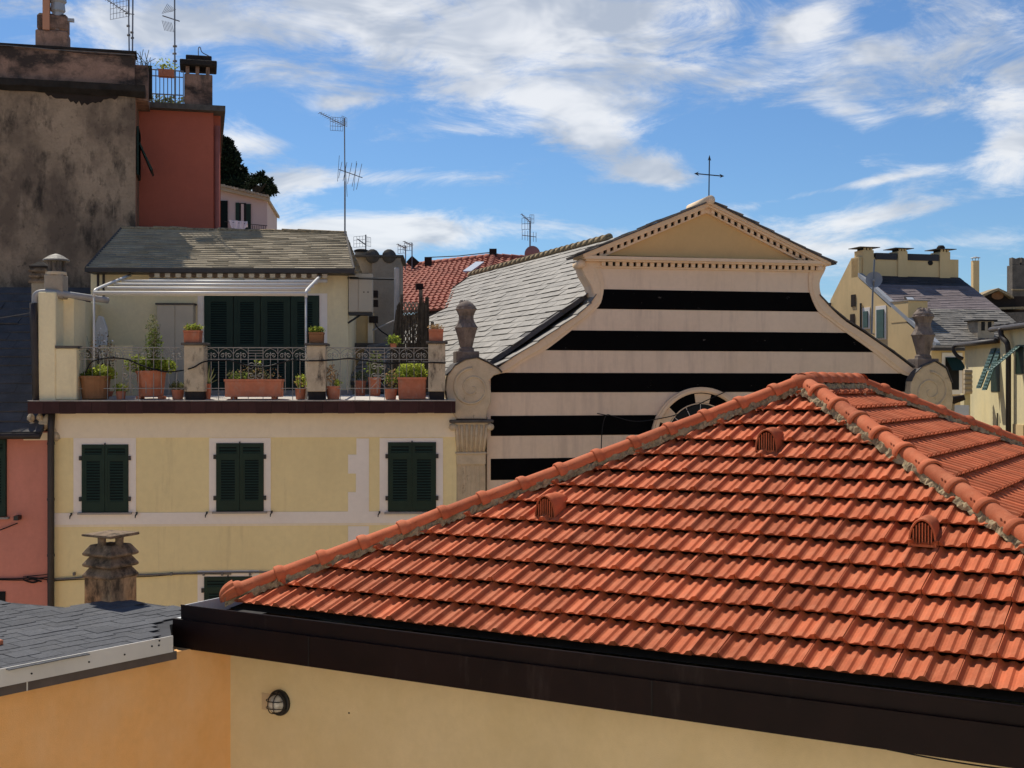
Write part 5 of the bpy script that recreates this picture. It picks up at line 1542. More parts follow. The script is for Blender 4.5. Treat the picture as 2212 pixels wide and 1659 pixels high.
# ------------------------------------------------------------------ tall stained building
T = Frame((-9.79, 32.5), 14.0)
tb = thing('stained_building', T.pt(-4, 2, GZ), 'tall weathered building with blackened plaster wall and red side wing', 'building')
ZCO = T.Z(293, 208)
MB(T).box(-16, 0, 0, 9, GZ, ZCO).obj('wall', 'tall_wall', tb)
b = MB(T)                                              # ragged cornice
n = 60; vs = []
for k in range(n + 1):
    s_ = -16.2 + 16.45 * k / n
    vs += [(s_, -.28 + U(-.02, .02), ZCO + .07 + U(-.012, .012)), (s_, -.30 + U(-.02, .02), ZCO + .23), (s_, .1, ZCO + .24), (s_, .1, ZCO - .02), (s_, -.06, ZCO - .03 + U(-.02, .02))]
b.add(vs, [(k * 5 + j, k * 5 + (j + 1) % 5, (k + 1) * 5 + (j + 1) % 5, (k + 1) * 5 + j) for k in range(n) for j in range(5)] + [(4, 3, 2, 1, 0), tuple(n * 5 + j for j in range(5))])
b.obj('cornice', 'tall_cornice', tb, fix=True)
ZPT = T.Z(290, 112)
MB(T).box(-16, -.02, -.05, .55, ZCO + .24, ZPT - .06).obj('parapet', 'tall_parapet', tb)
MB(T).box(-16.05, .02, -.10, .62, ZPT - .06, ZPT).obj('parapet_coping', 'tall_cornice', tb)
b = MB(T); s_, z_ = T.px(180, 212)
pp = [(-1.2, .22)] + [(-1.15 + 2.2 * k / 26, .22 - (.10 + .42 * math.sin(math.pi * (k + .5) / 27) ** .7) * U(.55, 1.0)) for k in range(27)] + [(1.1, .22)]
b.prism([(s_ + x * .8, z_ + y * .75) for x, y in pp], -.012, .0); b.obj('fallen_plaster', 'brown_dark', tb)
# chimney stack
s0, s1 = T.S(77, .2), T.S(147, .2)
st = MB(T).box(s0, s1, .12, .85, ZPT - .1, T.Z(110, 66, .2)).obj('chimney', 'tall_parapet', tb, bevel=.03)
MB(T).box(s0 + .03, s1 - .01, .15, .8, T.Z(110, 66, .2), T.Z(110, 29, .2)).obj('chimney_top', 'tall_parapet', st, bevel=.06)
MB(T).box(T.S(92, .1), T.S(107, .1), .08, .3, T.Z(100, 64, .1), T.Z(100, -40, .1)).obj('flue', 'tall_return', st)
MB(T).lathe(T.S(125, .3), .3, [(.14, T.Z(125, 64, .2)), (.14, T.Z(125, 26, .2)), (.19, T.Z(125, 22, .2)), (.17, T.Z(125, 6, .2)), (.22, T.Z(125, 2, .2)), (.2, T.Z(125, -8, .2))], 10).obj('flue_cowl', 'zinc', st)
s_, z_ = T.px(152, 45, .3); MB(T).box(s_ - .06, s_ + .1, .2, .3, z_ - .04, z_ + .04).obj('floodlight', 'zinc', st)
cable('parapet_cable', [(-20, 96), (60, 102), (130, 108), (200, 112), (292, 119)], .012, 'cable_grey', tb, T, -.12)
cable('parapet_cable', [(-20, 98), (90, 103), (180, 115), (292, 121)], .010, 'cable', tb, T, -.12)
# red wing
WDp = 1.9
w1 = T.S(461, WDp); ZS = T.Z(400, 241, WDp)
MB(T).box(.001, w1, WDp, 9, GZ, ZS).obj('wing_wall', 'tall_red', tb)
MB(T).box(w1 + .001, w1 + .2, WDp + .35, 9, GZ, ZS).obj('wing_return', 'tall_red', tb)
MB(T).box(-.06, .0, .02, WDp, GZ, ZCO - .02).obj('wing_return', 'tall_return', tb)
MB(T).box(-.05, w1 + .32, WDp - .32, 9, ZS, ZS + .15).obj('wing_slab', 'stone_dark', tb)
MB(T).tube([(w1 + .10, WDp + .05, ZS - .35), (w1 + .10, WDp + .05, GZ)], .075, 10).obj('downpipe', 'pipe_red', tb, smooth=True)
MB(T).box(-.02, .30, .2, WDp - .3, ZCO - .05, ZS + .8).obj('wing_post', 'tall_parapet', tb)
ZT2 = ZS + .15
MB(T).box(T.S(308, 1.0), T.S(328, 1.0), .9, 1.2, ZT2 - .02, T.Z(318, 143, 1.0)).obj('corner_post', 'tall_cornice', tb)
# shutters on the side return
z0_, z1_ = T.Z(300, 384, .8), T.Z(300, 281, .8)
sh = MB(T); sh.box(.015, .07, .25, 1.35, z0_, z1_)
sw = sh.obj('side_shutter', 'green_dark', tb)
for k in range(22):
    z_ = z0_ + .05 + (z1_ - z0_ - .1) * k / 22; MB(T).add([(.085, .32, z_), (.085, 1.28, z_), (.068, 1.28, z_ + .04), (.068, .32, z_ + .04)], [(0, 1, 2, 3)]).obj('louvre', 'green_dark', sw, fix=False)
zm_ = z0_ + (z1_ - z0_) * .66
m = MB(T); m.hexa([(.07, .3, zm_), (.10, .3, zm_ + .02), (.10, 1.3, zm_ + .02), (.07, 1.3, zm_)], [(.38, .3, z0_ + .12), (.42, .3, z0_ + .16), (.42, 1.3, z0_ + .16), (.38, 1.3, z0_ + .12)])
m.obj('shutter_flap', 'green_dark', sw)
# wing terrace railing
tr = thing('terrace_railing', T.pt(T.S(362, WDp - .2), WDp - .2, ZT2), 'blue-grey iron railing on the red wing beside its chimney', 'railing')
a_, b_ = T.S(328, WDp - .2), T.S(396, WDp - .2); zt_ = T.Z(360, 152, WDp - .2)
for z_ in (zt_, zt_ - .17, ZT2 + .25): MB(T).tube([(a_, WDp - .2, z_), (b_, WDp - .2, z_)], .018, 5).obj('rail', 'antenna_metal', tr)
for k in range(9):
    x = a_ + (b_ - a_) * k / 8; MB(T).tube([(x, WDp - .2, ZT2), (x, WDp - .2, zt_)], .013, 5).obj('baluster', 'antenna_metal', tr)
bx = thing('railing_flower_box', T.pt(T.S(358, WDp - .35), WDp - .35, zt_ - .2), 'terracotta flower box hung on the iron railing of the red wing', 'flower box')
MB(T).box(T.S(342, WDp - .35), T.S(376, WDp - .35), WDp - .45, WDp - .23, zt_ - .22, zt_ - .02).obj('box', 'terracotta', bx, bevel=.01)
c = T.pt(T.S(359, WDp - .35), WDp - .35, zt_ + .09)
MB().leaves(c, (.38, .15, .17), 90, .10, .5).obj('foliage', 'leaf_yellow', bx, fix=False)
pt_ = thing('terrace_weeds', T.pt(T.S(360, WDp), WDp + .1, ZT2), 'dark leafy plants at the foot of the red wing railing', 'plants')
for u in (336, 360, 384):
    MB().leaves(T.pt(T.S(u, WDp), WDp + .15, ZT2 + .12), (.25, .15, .16), 60, .12, .5).obj('plant', 'leaf_grey', pt_, fix=False)
wd = thing('roof_weeds', T.pt(T.S(307, .8), .8, ZPT - .3), 'dry weeds sprouting at the corner of the black parapet', 'weeds')
b = MB(T)
for _ in range(14):
    x = T.S(U(298, 322), .8); b.tube([(x, .8, ZPT - .35), (x + U(-.1, .1), .8, ZPT - .1), (x + U(-.3, .3), .8, ZPT + U(-.05, .3))], .008, 4, cap=False)
b.obj('stalks', 'leaf_grey', wd, fix=False)
# chimney of the wing
c0, c1 = T.S(398, WDp + .1), T.S(459, WDp + .1)
cz1 = T.Z(430, 160, WDp)
wc = MB(T).box(c0, c1, WDp + .0, WDp + .75, ZT2 - .01, cz1).obj('wing_chimney', 'tall_parapet', tb, bevel=.02)
for f in (.1, .45, .82):
    x = c0 + (c1 - c0) * f; MB(T).box(x - .04, x + .06, WDp + .05, WDp + .7, cz1, T.Z(430, 142, WDp)).obj('chimney_post', 'tall_parapet', wc)
MB(T).box(c0 - .12, c1 + .12, WDp - .12, WDp + .87, T.Z(430, 143, WDp), T.Z(430, 131, WDp)).obj('chimney_slab', 'tall_cornice', wc, bevel=.02)
MB(T).box(c0 + .04, c1 - .02, WDp + .05, WDp + .7, T.Z(430, 131, WDp), T.Z(430, 118, WDp)).obj('chimney_slab', 'tall_cornice', wc, bevel=.02)
b = MB(T); s_ = (c0 + c1) / 2; z_ = T.Z(430, 118, WDp); b.tube(curve_pts([(s_, WDp + .3, z_), (s_, WDp + .3, z_ + .25), (s_ + .05, WDp + .3, z_ + .28), (s_ + .1, WDp + .3, z_ + .15), (s_ + .3, WDp + .3, z_ + .05)], 4), .014, 5); b.obj('chimney_hook', 'antenna_metal', wc)
# aerials on the tall building
Yb = 33.1
yb = lambda u, v, dy=0: at(u, v, Yb + dy)
bA, eA = yagi(yb(222, -6), yb(278, 30), 10, .30, V((.5, -.85, 0)), .007)
aerial('twin_mast_aerial', 'aerial with twin masts behind the black parapet', [
    ('mast', [([yb(279, 116), yb(277, -30)], .020), ([yb(286, 116), yb(287, -30)], .022)]), ('boom', bA + [([yb(270, 29), yb(290, 31)], .014)]), ('element', eA),
    ('reflector', grid(yb(259, 10), V((.95, .2, .25)), UP, .5, .7, 7, 6, .006)),
    ('clamp', [([yb(274, 56), yb(280, 56)], .035), ([yb(282, 70), yb(288, 70)], .035), ([yb(275, 76), yb(281, 76)], .035), ([yb(283, 82), yb(289, 82)], .03)])], base=yb(282, 116))
Yc = 34.6
yc = lambda u, v, dy=0: at(u, v, Yc + dy)
bB, eB = yagi(yc(351, 34), yc(388, 46), 3, .2, V((.4, -.9, 0)), .01)
aerial('wing_aerial', 'aerial with slanted grid reflector on the red wing terrace', [
    ('mast', [([yc(378, 235), yc(377, -20)], .022)]), ('boom', bB),
    ('reflector', [([yc(350 + k * 3.4, 30 - k * .8), yc(362 + k * 3.0, 8 + k * 2.0)], .007) for k in range(7)] + [([yc(350 + k * 3.4, 44 + k * .8), yc(356 + k * 3.2, 66 - k * 1.4 + k * 2)], .007) for k in range(7)]),
    ('clamp', [([yc(374, 100), yc(382, 100)], .035), ([yc(373, 116), yc(381, 116)], .03), ([yc(374, 132), yc(382, 132)], .035)])], base=yc(378, 235))

# ------------------------------------------------------------------ pink house at the left
pk = thing('pink_house', H.pt(H.S(30, .3), .5, GZ), 'salmon pink house with dark slate roof beside the drainpipe', 'house')
pr = H.S(104, 0)
ZPE = H.Z(40, 936, -.3)
MB(H).box(pr - 7, pr, .03, 6.5, GZ, ZPE + .02).obj('wall', 'plaster_pink', pk)
band('frieze', 'plaster_cream', 40, 103.6, 900, 951, .005, pk) if False else None
MB(H).box(H.S(50), pr, .018, .0299, H.Z(80, 951), ZPE).obj('frieze', 'plaster_cream', pk)
pA, pB = H.pt(pr - 7, -.35, ZPE), H.pt(H.S(88, -.35), -.35, ZPE)
pC, pD = H.pt(H.S(78, 4.9), 4.9, H.Z(40, 622, 4.9)), H.pt(pr - 7, 4.9, H.Z(40, 622, 4.9))
pC = H.pt(H.S(84, -.2), 4.9, H.Z(40, 622, 4.9))
m = MB(); m.add([pA, pB, pC, pD] + [p - V((0, 0, .08)) for p in (pA, pB, pC, pD)], [(0, 1, 2, 3), (7, 6, 5, 4), (0, 4, 5, 1), (1, 5, 6, 2), (2, 6, 7, 3)]); po = m.obj('roof', 'slate_dark', pk)
fs_ = MB()
for v, f in slate_rows(pA + V((0, 0, .01)), pB + V((0, 0, .01)), pC + V((0, 0, .01)), pD + V((0, 0, .01)), 17, .6, thk=.02, jit=.35):
    if any(in_view(p) for p in v[:4]):
        mb = MB(); mb.add(v, f); mb.obj('slate', 'slate_dark', po, fix=False)
    else: fs_.add(v, f)
fs_.obj('slates_far', 'slate_dark', po, kind='stuff', fix=False)
MB(H).tube([(pr - 7, -.42, ZPE - .06), (H.S(86, -.42), -.42, ZPE - .05)], .065, 10).obj('gutter', 'pipe_dark', pk, smooth=True)
wo = MB(H).box(H.S(-70), H.S(14), .0, .029, H.Z(10, 1116), H.Z(10, 948)).obj('window', 'green_dark', pk)
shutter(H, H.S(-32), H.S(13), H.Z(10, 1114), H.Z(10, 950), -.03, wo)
MB(H).box(H.S(-70), H.S(20), -.07, .03, H.Z(10, 1121), H.Z(10, 1117)).obj('sill', 'sill_stone', wo)
MB(H).box(H.S(-60), H.S(11), .0, .029, H.Z(10, 1400), H.Z(10, 1278)).obj('window_opening', 'dark_gap', pk)
for pts, r_ in (([(-20, 1250), (40, 1250), (70, 1248), (103, 1252)], .014), ([(-20, 1252), (50, 1253), (85, 1249), (103, 1247)], .012), ([(50, 1246), (90, 1242), (104, 1240)], .009), ([(50, 1252), (70, 1258), (85, 1254)], .02), ([(58, 1247), (75, 1252), (90, 1256)], .018), ([(0, 1145), (18, 1138), (38, 1130)], .012)):
    cable('wall_cable', pts, r_, 'cable', pk, H, -.03)
m = MB(H); s_, z_ = H.px(38, 1119, -.1); m.box(s_ - .05, s_ + .04, -.2, .03, z_ - .04, z_ + .05); m.obj('shutter_catch', 'black_iron', pk)
tag(MB(H).tube(curve_pts([(H.px(u, v, 1.0)[0], 1.0 + .3 * k, H.px(u, v, 1.0)[1]) for k, (u, v) in enumerate(((-20, 690), (20, 680), (45, 672), (62, 662)))], 5), .01, 5).obj('roof_wire', 'cable_grey'), 'loose pale wire crossing the dark slate roof', 'wire')

# ------------------------------------------------------------------ far white house, laundry, pines
WY = 52.0
Wf = Frame(at(470, CY, WY)[:2], 6.0)
wh = thing('white_house', Wf.pt(1, .5, GZ), 'small pinkish white house with green shutters beyond the red wing', 'house')
X2 = lambda u, v, d=0: Wf.px(u, v, d)
wp = [X2(440, 640), X2(577, 640), X2(577, 434), X2(440, 404)]
MB(Wf).prism([(wp[0][0], GZ), (wp[1][0], GZ), wp[2], wp[3]], 0, 5).obj('wall', 'far_white', wh)
A = Wf.pt(X2(440, 400)[0], -.35, X2(440, 404)[1]); B = Wf.pt(X2(583, 433)[0], -.35, X2(583, 436)[1])
MB(Wf).prism([X2(440, 404), X2(582, 436), X2(582, 430), X2(440, 397)], -.35, 5.3).obj('roof', 'slate_old', wh)
b = MB(Wf)
for k in range(16):
    u = 470 + k * 7.2; v = 404 + (u - 470) * .235; s_, z_ = X2(u, v - 3); b.box(s_ - .1, s_ + .07, -.42 + U(-.05, .05), .4, z_ - .04, z_ + .03 + U(0, .03))
b.obj('roof_slates', 'slate_old', wh, kind='stuff')
for u0, u1, v0, v1, m_ in ((476, 492, 434, 498, 'louver_dark'), (509, 517, 438, 494, 'green_dark'), (532, 542, 441, 500, 'green_dark'), (517, 532, 439, 495, 'dark_gap')):
    p, q = X2(u0, v1), X2(u1, v0); MB(Wf).box(p[0], q[0], -.05, .0, p[1], q[1]).obj('shutter_leaf' if 'gap' not in m_ else 'window', m_, wh)
p, q = X2(521, 495), X2(527, 441); MB(Wf).box(p[0], q[0], -.055, -.051, p[1], q[1]).obj('curtain', 'far_white', wh)
b = MB(Wf)
for k in range(60):
    s_, z_ = X2(U(474, 541), 0); u = CX; 
    uu = U(474, 541); s_, z_ = X2(uu, 427 + (uu - 474) * .16); b.leaves(Wf.pt(s_, -.2, z_), (.1, .05, .06), 3, .1, .5)
b.fr = None
b.obj('hanging_greenery', 'leaf_grey', wh, kind='stuff', fix=False)
z_ = X2(520, 487)[1]
for a_, bb in ((488, 580),): MB(Wf).tube([(X2(a_, 487)[0], -.5, X2(a_, 482)[1]), (X2(bb, 487)[0], -.5, X2(bb, 491)[1])], .015, 5).obj('balcony_rail', 'black_iron', wh)
for k in range(10):
    u = 540 + k * 4; s_, z_ = X2(u, 490); MB(Wf).tube([(s_, -.5, z_), (s_, -.5, z_ - .5)], .012, 4).obj('baluster', 'black_iron', wh)
cl = MB(Wf); vs = []; nx, nz = 12, 7
for i in range(nx + 1):
    for j in range(nz + 1):
        u = 498 + 40 * i / nx; f = j / nz
        v = 479 + 3 * i / nx + f * (12 + 13 * math.sin(math.pi * min(1, i / nx * .9 + .15)))
        s_, z_ = X2(u + 6 * f * (1 - i / nx), v); vs.append((s_, -.55 - .07 * math.sin(i * 1.7 + j * .4), z_))
cl.add(vs, [(i * (nz + 1) + j, (i + 1) * (nz + 1) + j, (i + 1) * (nz + 1) + j + 1, i * (nz + 1) + j + 1) for i in range(nx) for j in range(nz)])
tag(cl.obj('hung_cloth', 'cloth', smooth=True, fix=False), 'white cloth drying on the balcony rail of the small pinkish house', 'laundry')
def pine(name, label, base_u, Y, blobs, trunk, n, leaf):
    b0_ = at(base_u, CY, Y); t = thing(name, (b0_.x, Y, GZ), label, 'tree', 'pines beyond the houses')
    b = MB()
    tp = [V((b0_.x, Y, GZ))] + [at(u, v, Y) for u, v in trunk]
    b.tube(tp, [.45] + [.3 - .05 * k for k in range(len(trunk))], 7); b.obj('trunk', 'bark', t)
    for (u, v, r_) in blobs[::2]:
        MB().tube([at(*trunk[-2 if len(trunk) > 1 else -1], Y), at(u, v, Y)], [.14, .05], 5).obj('limb', 'bark', t)
    cr = MB(); k = Y / F
    for (u, v, r_) in blobs:
        c = at(u, v, Y + U(-1.2, 1.2))
        cr.leaves(c, (r_ * k, r_ * k * 1.1, r_ * k * .8), int(n * (r_ / 20) ** 2), leaf, .45, up=.6)
        for _ in range(6):                              # ragged sub-clumps
            a = U(0, 6.28); q = V((math.cos(a), U(-.5, .5), math.sin(a) * .8)) * r_ * k * U(.7, 1.05)
            cr.leaves(c + q, (r_ * k * .3,) * 3, int(n * .09 * (r_ / 20) ** 2), leaf, .45, up=.6)
    cr.obj('crown', 'pine', t, fix=False)
pine('pine_tree', 'large dark pine tree rising behind the small pinkish house', 478, 78,
     [(470, 330, 34), (488, 322, 20), (498, 345, 20), (478, 375, 42), (512, 372, 20), (522, 390, 18), (500, 405, 26), (525, 410, 14), (465, 410, 40), (440, 350, 40)], [(475, 460), (478, 400), (480, 350)], 900, .26)
pine('pine_tree', 'smaller umbrella pine with open branches right of the dark pine', 552, 74,
     [(548, 388, 12), (562, 386, 13), (575, 396, 13), (582, 408, 13), (572, 415, 13), (590, 414, 9), (545, 402, 9), (578, 466, 5), (580, 480, 4)], [(548, 470), (551, 425), (560, 402)], 800, .20)

# ------------------------------------------------------------------ between the terrace and the church
gb = thing('plastered_block', H.pt(H.S(815, 7), 8, GZ), 'grey stained plaster block with two half-round caps behind the cabinet', 'building')
BD = 7.6
x0, x1 = H.S(766, BD), H.S(864, BD); zt = H.Z(815, 556, BD)
MB(H).box(x0, x1, BD, BD + 2.4, GZ, zt).obj('wall', 'grey_block', gb)
MB(H).box(H.S(804, BD), x1 + .02, BD - .12, BD - .001, GZ, zt - .02).obj('buttress', 'grey_block', gb)
MB(H).box(x0 - .06, x1 + .1, BD - .2, BD + 2.5, zt, zt + .05).obj('coping', 'stone_dark', gb)
for u in (805, 841):
    s_ = H.S(u, BD); m = MB(H); m.tube([(s_, BD - .15, zt + .02), (s_, BD + 2.4, zt + .02)], .19, 14); m.obj('round_cap', 'stone_dark', gb, smooth=True)
MB(H).box(H.S(772, BD), H.S(796, BD), BD - .02, BD - .001, H.Z(785, 655, BD), H.Z(785, 590, BD)).obj('niche', 'stone_dark', gb)
oh = thing('ochre_house', H.pt(H.S(790, 6.3), 6.6, GZ), 'narrow ochre house wall below the grey block', 'house')
MB(H).box(H.S(756, 6.2), H.S(803, 6.2), 6.2, 7.4, GZ, H.Z(780, 672, 6.2)).obj('wall', 'ochre_far', oh)
MB(H).box(H.S(795, 6.2), H.S(806, 6.2), 6.1, 6.19, GZ, H.Z(780, 620, 6.2)).obj('sunlit_edge_strip', 'plaster_cream', oh)  # cream colour stands in for sunlight on this edge of the wall
for v in (635, 655, 690): 
    s_, z_ = H.px(807, v, 6.3); MB(H).box(s_ - .1, s_ + .12, 6.0, 6.3, z_ - .1, z_ + .07).obj('vent_box', 'brown_dark', oh)
MB(H).box(H.S(757, 5.6), H.S(845, 5.6), 5.6, 6.0, H.Z(790, 752, 5.6), H.Z(790, 741, 5.6)).obj('ledge', 'stone_dark', oh)
ln = thing('lean_to_roof', H.pt(H.S(815, 4.6), 4.6, ZF), 'low slate lean-to roof seen through the terrace railing', 'roof')
A, B = H.pt(H.S(752, 4.2), 4.2, H.Z(800, 826, 4.2)), H.pt(H.S(812, 4.2), 4.2, H.Z(800, 826, 4.2)); C, D = H.pt(H.S(856, 5.6), 5.6, H.Z(850, 738, 5.6)), H.pt(H.S(795, 5.6), 5.6, H.Z(850, 745, 5.6))
m = MB(); m.add([A, B, C, D] + [p - V((0, 0, .06)) for p in (A, B, C, D)], [(0, 1, 2, 3), (7, 6, 5, 4), (0, 4, 5, 1), (1, 5, 6, 2), (2, 6, 7, 3), (3, 7, 4, 0)]); m.obj('deck', 'slate_dark', ln)
slates('roof_slates', 'slate_stuff', ln, A, B, C, D, 9, .4, thk=.02)
MB(H).box(H.S(757, 4.4), H.S(812, 4.4), 4.35, 6.0, ZF, H.Z(800, 822, 4.2) - .05).obj('base_wall', 'grey_block', ln)
# small chimney pot and aerial on the block
cp_ = thing('chimney_pot', H.pt(H.S(780, 9), 9, zt), 'small dark-capped chimney pot on the grey block', 'chimney')
s_, z_ = H.px(780, 556, 8.6)
MB(H).box(s_ - .16, s_ + .16, 8.5, 8.8, z_ - .1, H.Z(780, 545, 8.6)).obj('stack', 'grey_block', cp_)
MB(H).lathe(s_, 8.65, [(.2, H.Z(780, 545, 8.6)), (.2, H.Z(780, 540, 8.6)), (.12, H.Z(780, 538, 8.6))], 10).obj('cap', 'tall_cornice', cp_)
Yd = H.pt(0, 8.8, 0).y
yd = lambda u, v, dy=0: at(u, v, Yd + dy)
aerial('small_aerial', 'short aerial with square grid on the grey block', [('mast', [([yd(790, 558), yd(790, 507)], .02)]), ('boom', [([yd(772, 516), yd(790, 529)], .016)]),
       ('reflector', grid(yd(777, 522), V((.9, .2, .1)), UP, .36, .3, 5, 4, .005) + grid(yd(795, 522), V((.4, .9, 0)), UP, .3, .25, 4, 3, .005))], base=yd(790, 558))

# ------------------------------------------------------------------ house with the far red tile roof
rh = thing('red_roof_house', (-2, 52, GZ), 'far house with faded red clay tile roof and skylights', 'house')
rA = at(1065, 557, 48.0); YB = rA.z * 2700 / 251.5; rB = at(875, 578, YB)
tdir = (rA - rB); tdir.z = 0; tdir.normalize()
od = V((tdir.y, -tdir.x, 0))
if od.y > 0: od = -od
drop = V((0, 0, -.36))
e1 = rB + (od + drop) * 7; e0 = rA + (od + tdir + drop) * 7
e2 = rA + V((tdir.x, tdir.y, 0)) * 0 + at(1200, 565, 49.5) - rA
e3 = e0 + V((9, 3, 0))
e1 = e1 - tdir * 0
m = MB(); m.add([rA, rB, e1, e0, e2, e3], [(0, 1, 2, 3), (0, 3, 5, 4)]); rr = m.obj('roof', 'red_tile', rh)
def clay_rows(A, B, C, D, rows, width):
    """rounded tile rows over a patch, A,B low; C,D high"""
    A, B, C, D = V(A), V(B), V(C), V(D); b = MB()
    nrm = (B - A).cross(D - A).normalized()
    if nrm.z < 0: nrm = -nrm
    for i in range(rows):
        t0, t1 = i / rows, min(1, (i + 1.1) / rows)
        l0, r0, l1, r1 = A.lerp(D, t0), B.lerp(C, t0), A.lerp(D, t1), B.lerp(C, t1)
        n = max(2, int((r0 - l0).length / width))
        for j in range(n):
            a, c = j / n, (j + .96) / n; mid = (a + c) / 2
            P = [l0.lerp(r0, a) + nrm * .05, l0.lerp(r0, mid) + nrm * .11, l0.lerp(r0, c) + nrm * .05, l1.lerp(r1, c) + nrm * .0, l1.lerp(r1, mid) + nrm * .05, l1.lerp(r1, a) + nrm * .0]
            Q = [l0.lerp(r0, a) - nrm * .01, l0.lerp(r0, c) - nrm * .01]
            b.add(P + Q, [(0, 1, 4, 5), (1, 2, 3, 4), (6, 7, 2, 1, 0)])
    return b
clay_rows(e1, e0, rA, rB, 20, .3).obj('roof_tiles', 'red_tile', rr, kind='stuff', fix=False)
clay_rows(e0, e3, e2, rA, 20, .3).obj('roof_tiles', 'red_tile', rr, kind='stuff', fix=False)
for P, Q in ((e0, rA), (rB, rA), (rA, e2)):
    n = int((Q - P).length / .4)
    for k in range(n):
        a, c = P.lerp(Q, k / n), P.lerp(Q, (k + 1.12) / n); MB().tube([a + UP * .06, c + UP * .06], [.13, .10], 8).obj('ridge_tile', 'red_tile', rr, smooth=True)
wv = [p + V((0, 0, -.1)) for p in (e1, e0, e3, e2, rB)]
m = MB(); q = [rB - od * 4, e1 - od * .5, e0 + V((0, .5, 0)), e3 + V((0, .5, 0)), e3 + V((0, 12, 0)), rB + V((0, 10, 0))]
m.plan([(p.x, p.y) for p in q], GZ, e1.z - .05); m.obj('wall', 'ochre_far', rh)
def on_red(u, v, lift=.12):
    nrm = (e0 - e1).cross(rB - e1).normalized(); nrm = nrm if nrm.z > 0 else -nrm; r_ = ray(u, v); return r_ * ((e1 + nrm * lift).dot(nrm) / r_.dot(nrm))
for pl in ([(1000, 585), (1018, 585), (1046, 565), (1028, 565)],):
    pts = [on_red(u, v) for u, v in pl]; m = MB(); m.hexa([p - UP * .15 for p in pts], pts); m.obj('skylight', 'skylight', rh)
pts = [at(1098, 571, 46.6), at(1112, 580, 46.2), at(1126, 578, 46.6), at(1112, 571, 47)]; m = MB(); m.hexa([p - UP * .15 for p in pts], pts); m.obj('skylight', 'skylight', rh)
p = on_red(906, 616, .2); m = MB(); m.lathe(p.x, p.y, [(.14, p.z - .2), (.14, p.z + .06)], 8); m.obj('roof_vent', 'brown_dark', rh)
for u, v in ((925, 566), (1060, 549)):
    p = on_red(u, v + 8, .05) if u < 1000 else rA.copy(); w_ = .14; MB().add([(p.x + a * w_, p.y + b__ * w_, p.z + c_ * .34) for c_ in (0, 1) for a, b__ in ((-1, -1), (1, -1), (1, 1), (-1, 1))], [(0, 1, 5, 4), (1, 2, 6, 5), (2, 3, 7, 6), (3, 0, 4, 7), (4, 5, 6, 7)]).obj('wire_post', 'brown_dark', rh)
MB().tube([at(925, 556, 51), at(990, 553, 50), at(1062, 545, 48)], .02, 5).obj('roof_wire', 'cable', rh)
Ye = 45.5
ye = lambda u, v, dy=0: at(u, v, Ye + dy)
bE, eE = yagi(ye(1126, 462), ye(1145, 480), 6, .3, V((.4, -.9, 0)), .009)
aerial('dish_mast_aerial', 'aerial on the mast above the reddish satellite dish', [('mast', [([ye(1145, 562), ye(1145, 478)], .03)]), ('boom', bE + [([ye(1128, 508), ye(1158, 512)], .014)]), ('element', eE + [([ye(1128 + k * 6, 497 + k), ye(1128 + k * 6, 518 + k)], .009) for k in range(6)]),
       ('reflector', grid(ye(1137, 483), V((.9, .3, .1)), UP, .36, .42, 4, 3, .008) + grid(ye(1149, 473), V((.5, .8, .1)), UP, .3, .3, 3, 3, .008))], base=ye(1145, 562))
def dish(name, label, c, r_, nrm, m, pole):
    t = thing(name, c, label, 'satellite dish'); nrm = nrm.normalized(); x = nrm.cross(UP).normalized(); y = x.cross(nrm)
    b = MB(); vs = [c - nrm * r_ * .22]; n = 22
    for k in (.5, .8, 1.0):
        for j in range(n): a = 2 * math.pi * j / n; vs.append(c + (x * math.cos(a) + y * math.sin(a) * 1.05) * r_ * k - nrm * r_ * .22 * (1 - k * k))
    fs = [(0, 1 + j, 1 + (j + 1) % n) for j in range(n)] + [(1 + i * n + j, 1 + (i + 1) * n + j, 1 + (i + 1) * n + (j + 1) % n, 1 + i * n + (j + 1) % n) for i in range(2) for j in range(n)]
    b.add(vs, fs); b.obj('reflector', m, t, smooth=True, fix=False)
    MB().tube([c - y * r_ * .9, c + nrm * r_ * 1.0 - y * r_ * .5], .018, 5).obj('feed_arm', 'antenna_metal', t)
    q = c + nrm * r_ * 1.0 - y * r_ * .45; MB().tube([q - nrm * .05, q + nrm * .05], .035, 8).obj('feed_horn', 'dish_grey', t)
    MB().tube(pole, .03, 6).obj('pole', 'antenna_metal', t)
    return t
dish('satellite_dish', 'reddish satellite dish beyond the nave roof under an aerial', ye(1150, 549), .29, V((-.1, 1, .1)), 'dish_red', [ye(1150, 549, .1), ye(1150, 580, .1)])
Yf = 50.5
yf = lambda u, v, dy=0: at(u, v, Yf + dy)
for nm, lb, u, v0 in (('small_aerial', 'slender aerial left of the dark diamond panel', 876, 527), ('small_aerial', 'slender aerial above the dark diamond panel', 890, 521)):
    bq, eq = yagi(yf(u - 18, v0 + 0), yf(u + 1, v0 + 10), 5, .3, V((.6, -.75, 0)), .01)
    aerial(nm, lb, [('mast', [([yf(u, 600), yf(u, v0 + 4)], .025)]), ('boom', bq), ('element', eq), ('reflector', grid(yf(u - 8, v0 + 12), V((.9, .3, .1)), UP, .34, .3, 4, 3, .009))], base=yf(u, 600))
dp = thing('diamond_panel', yf(890, 600), 'dark diamond-shaped panel antenna on a post before the red roof', 'antenna panel')
m = MB(); pts = [yf(890, 552), yf(906, 566), yf(892, 579), yf(877, 566)]; m.hexa([p + V((0, .1, 0)) for p in pts], pts); m.obj('panel', 'brown_dark', dp)
MB().tube([yf(891, 600, .1), yf(891, 575, .1)], .03, 5).obj('post', 'antenna_metal', dp)
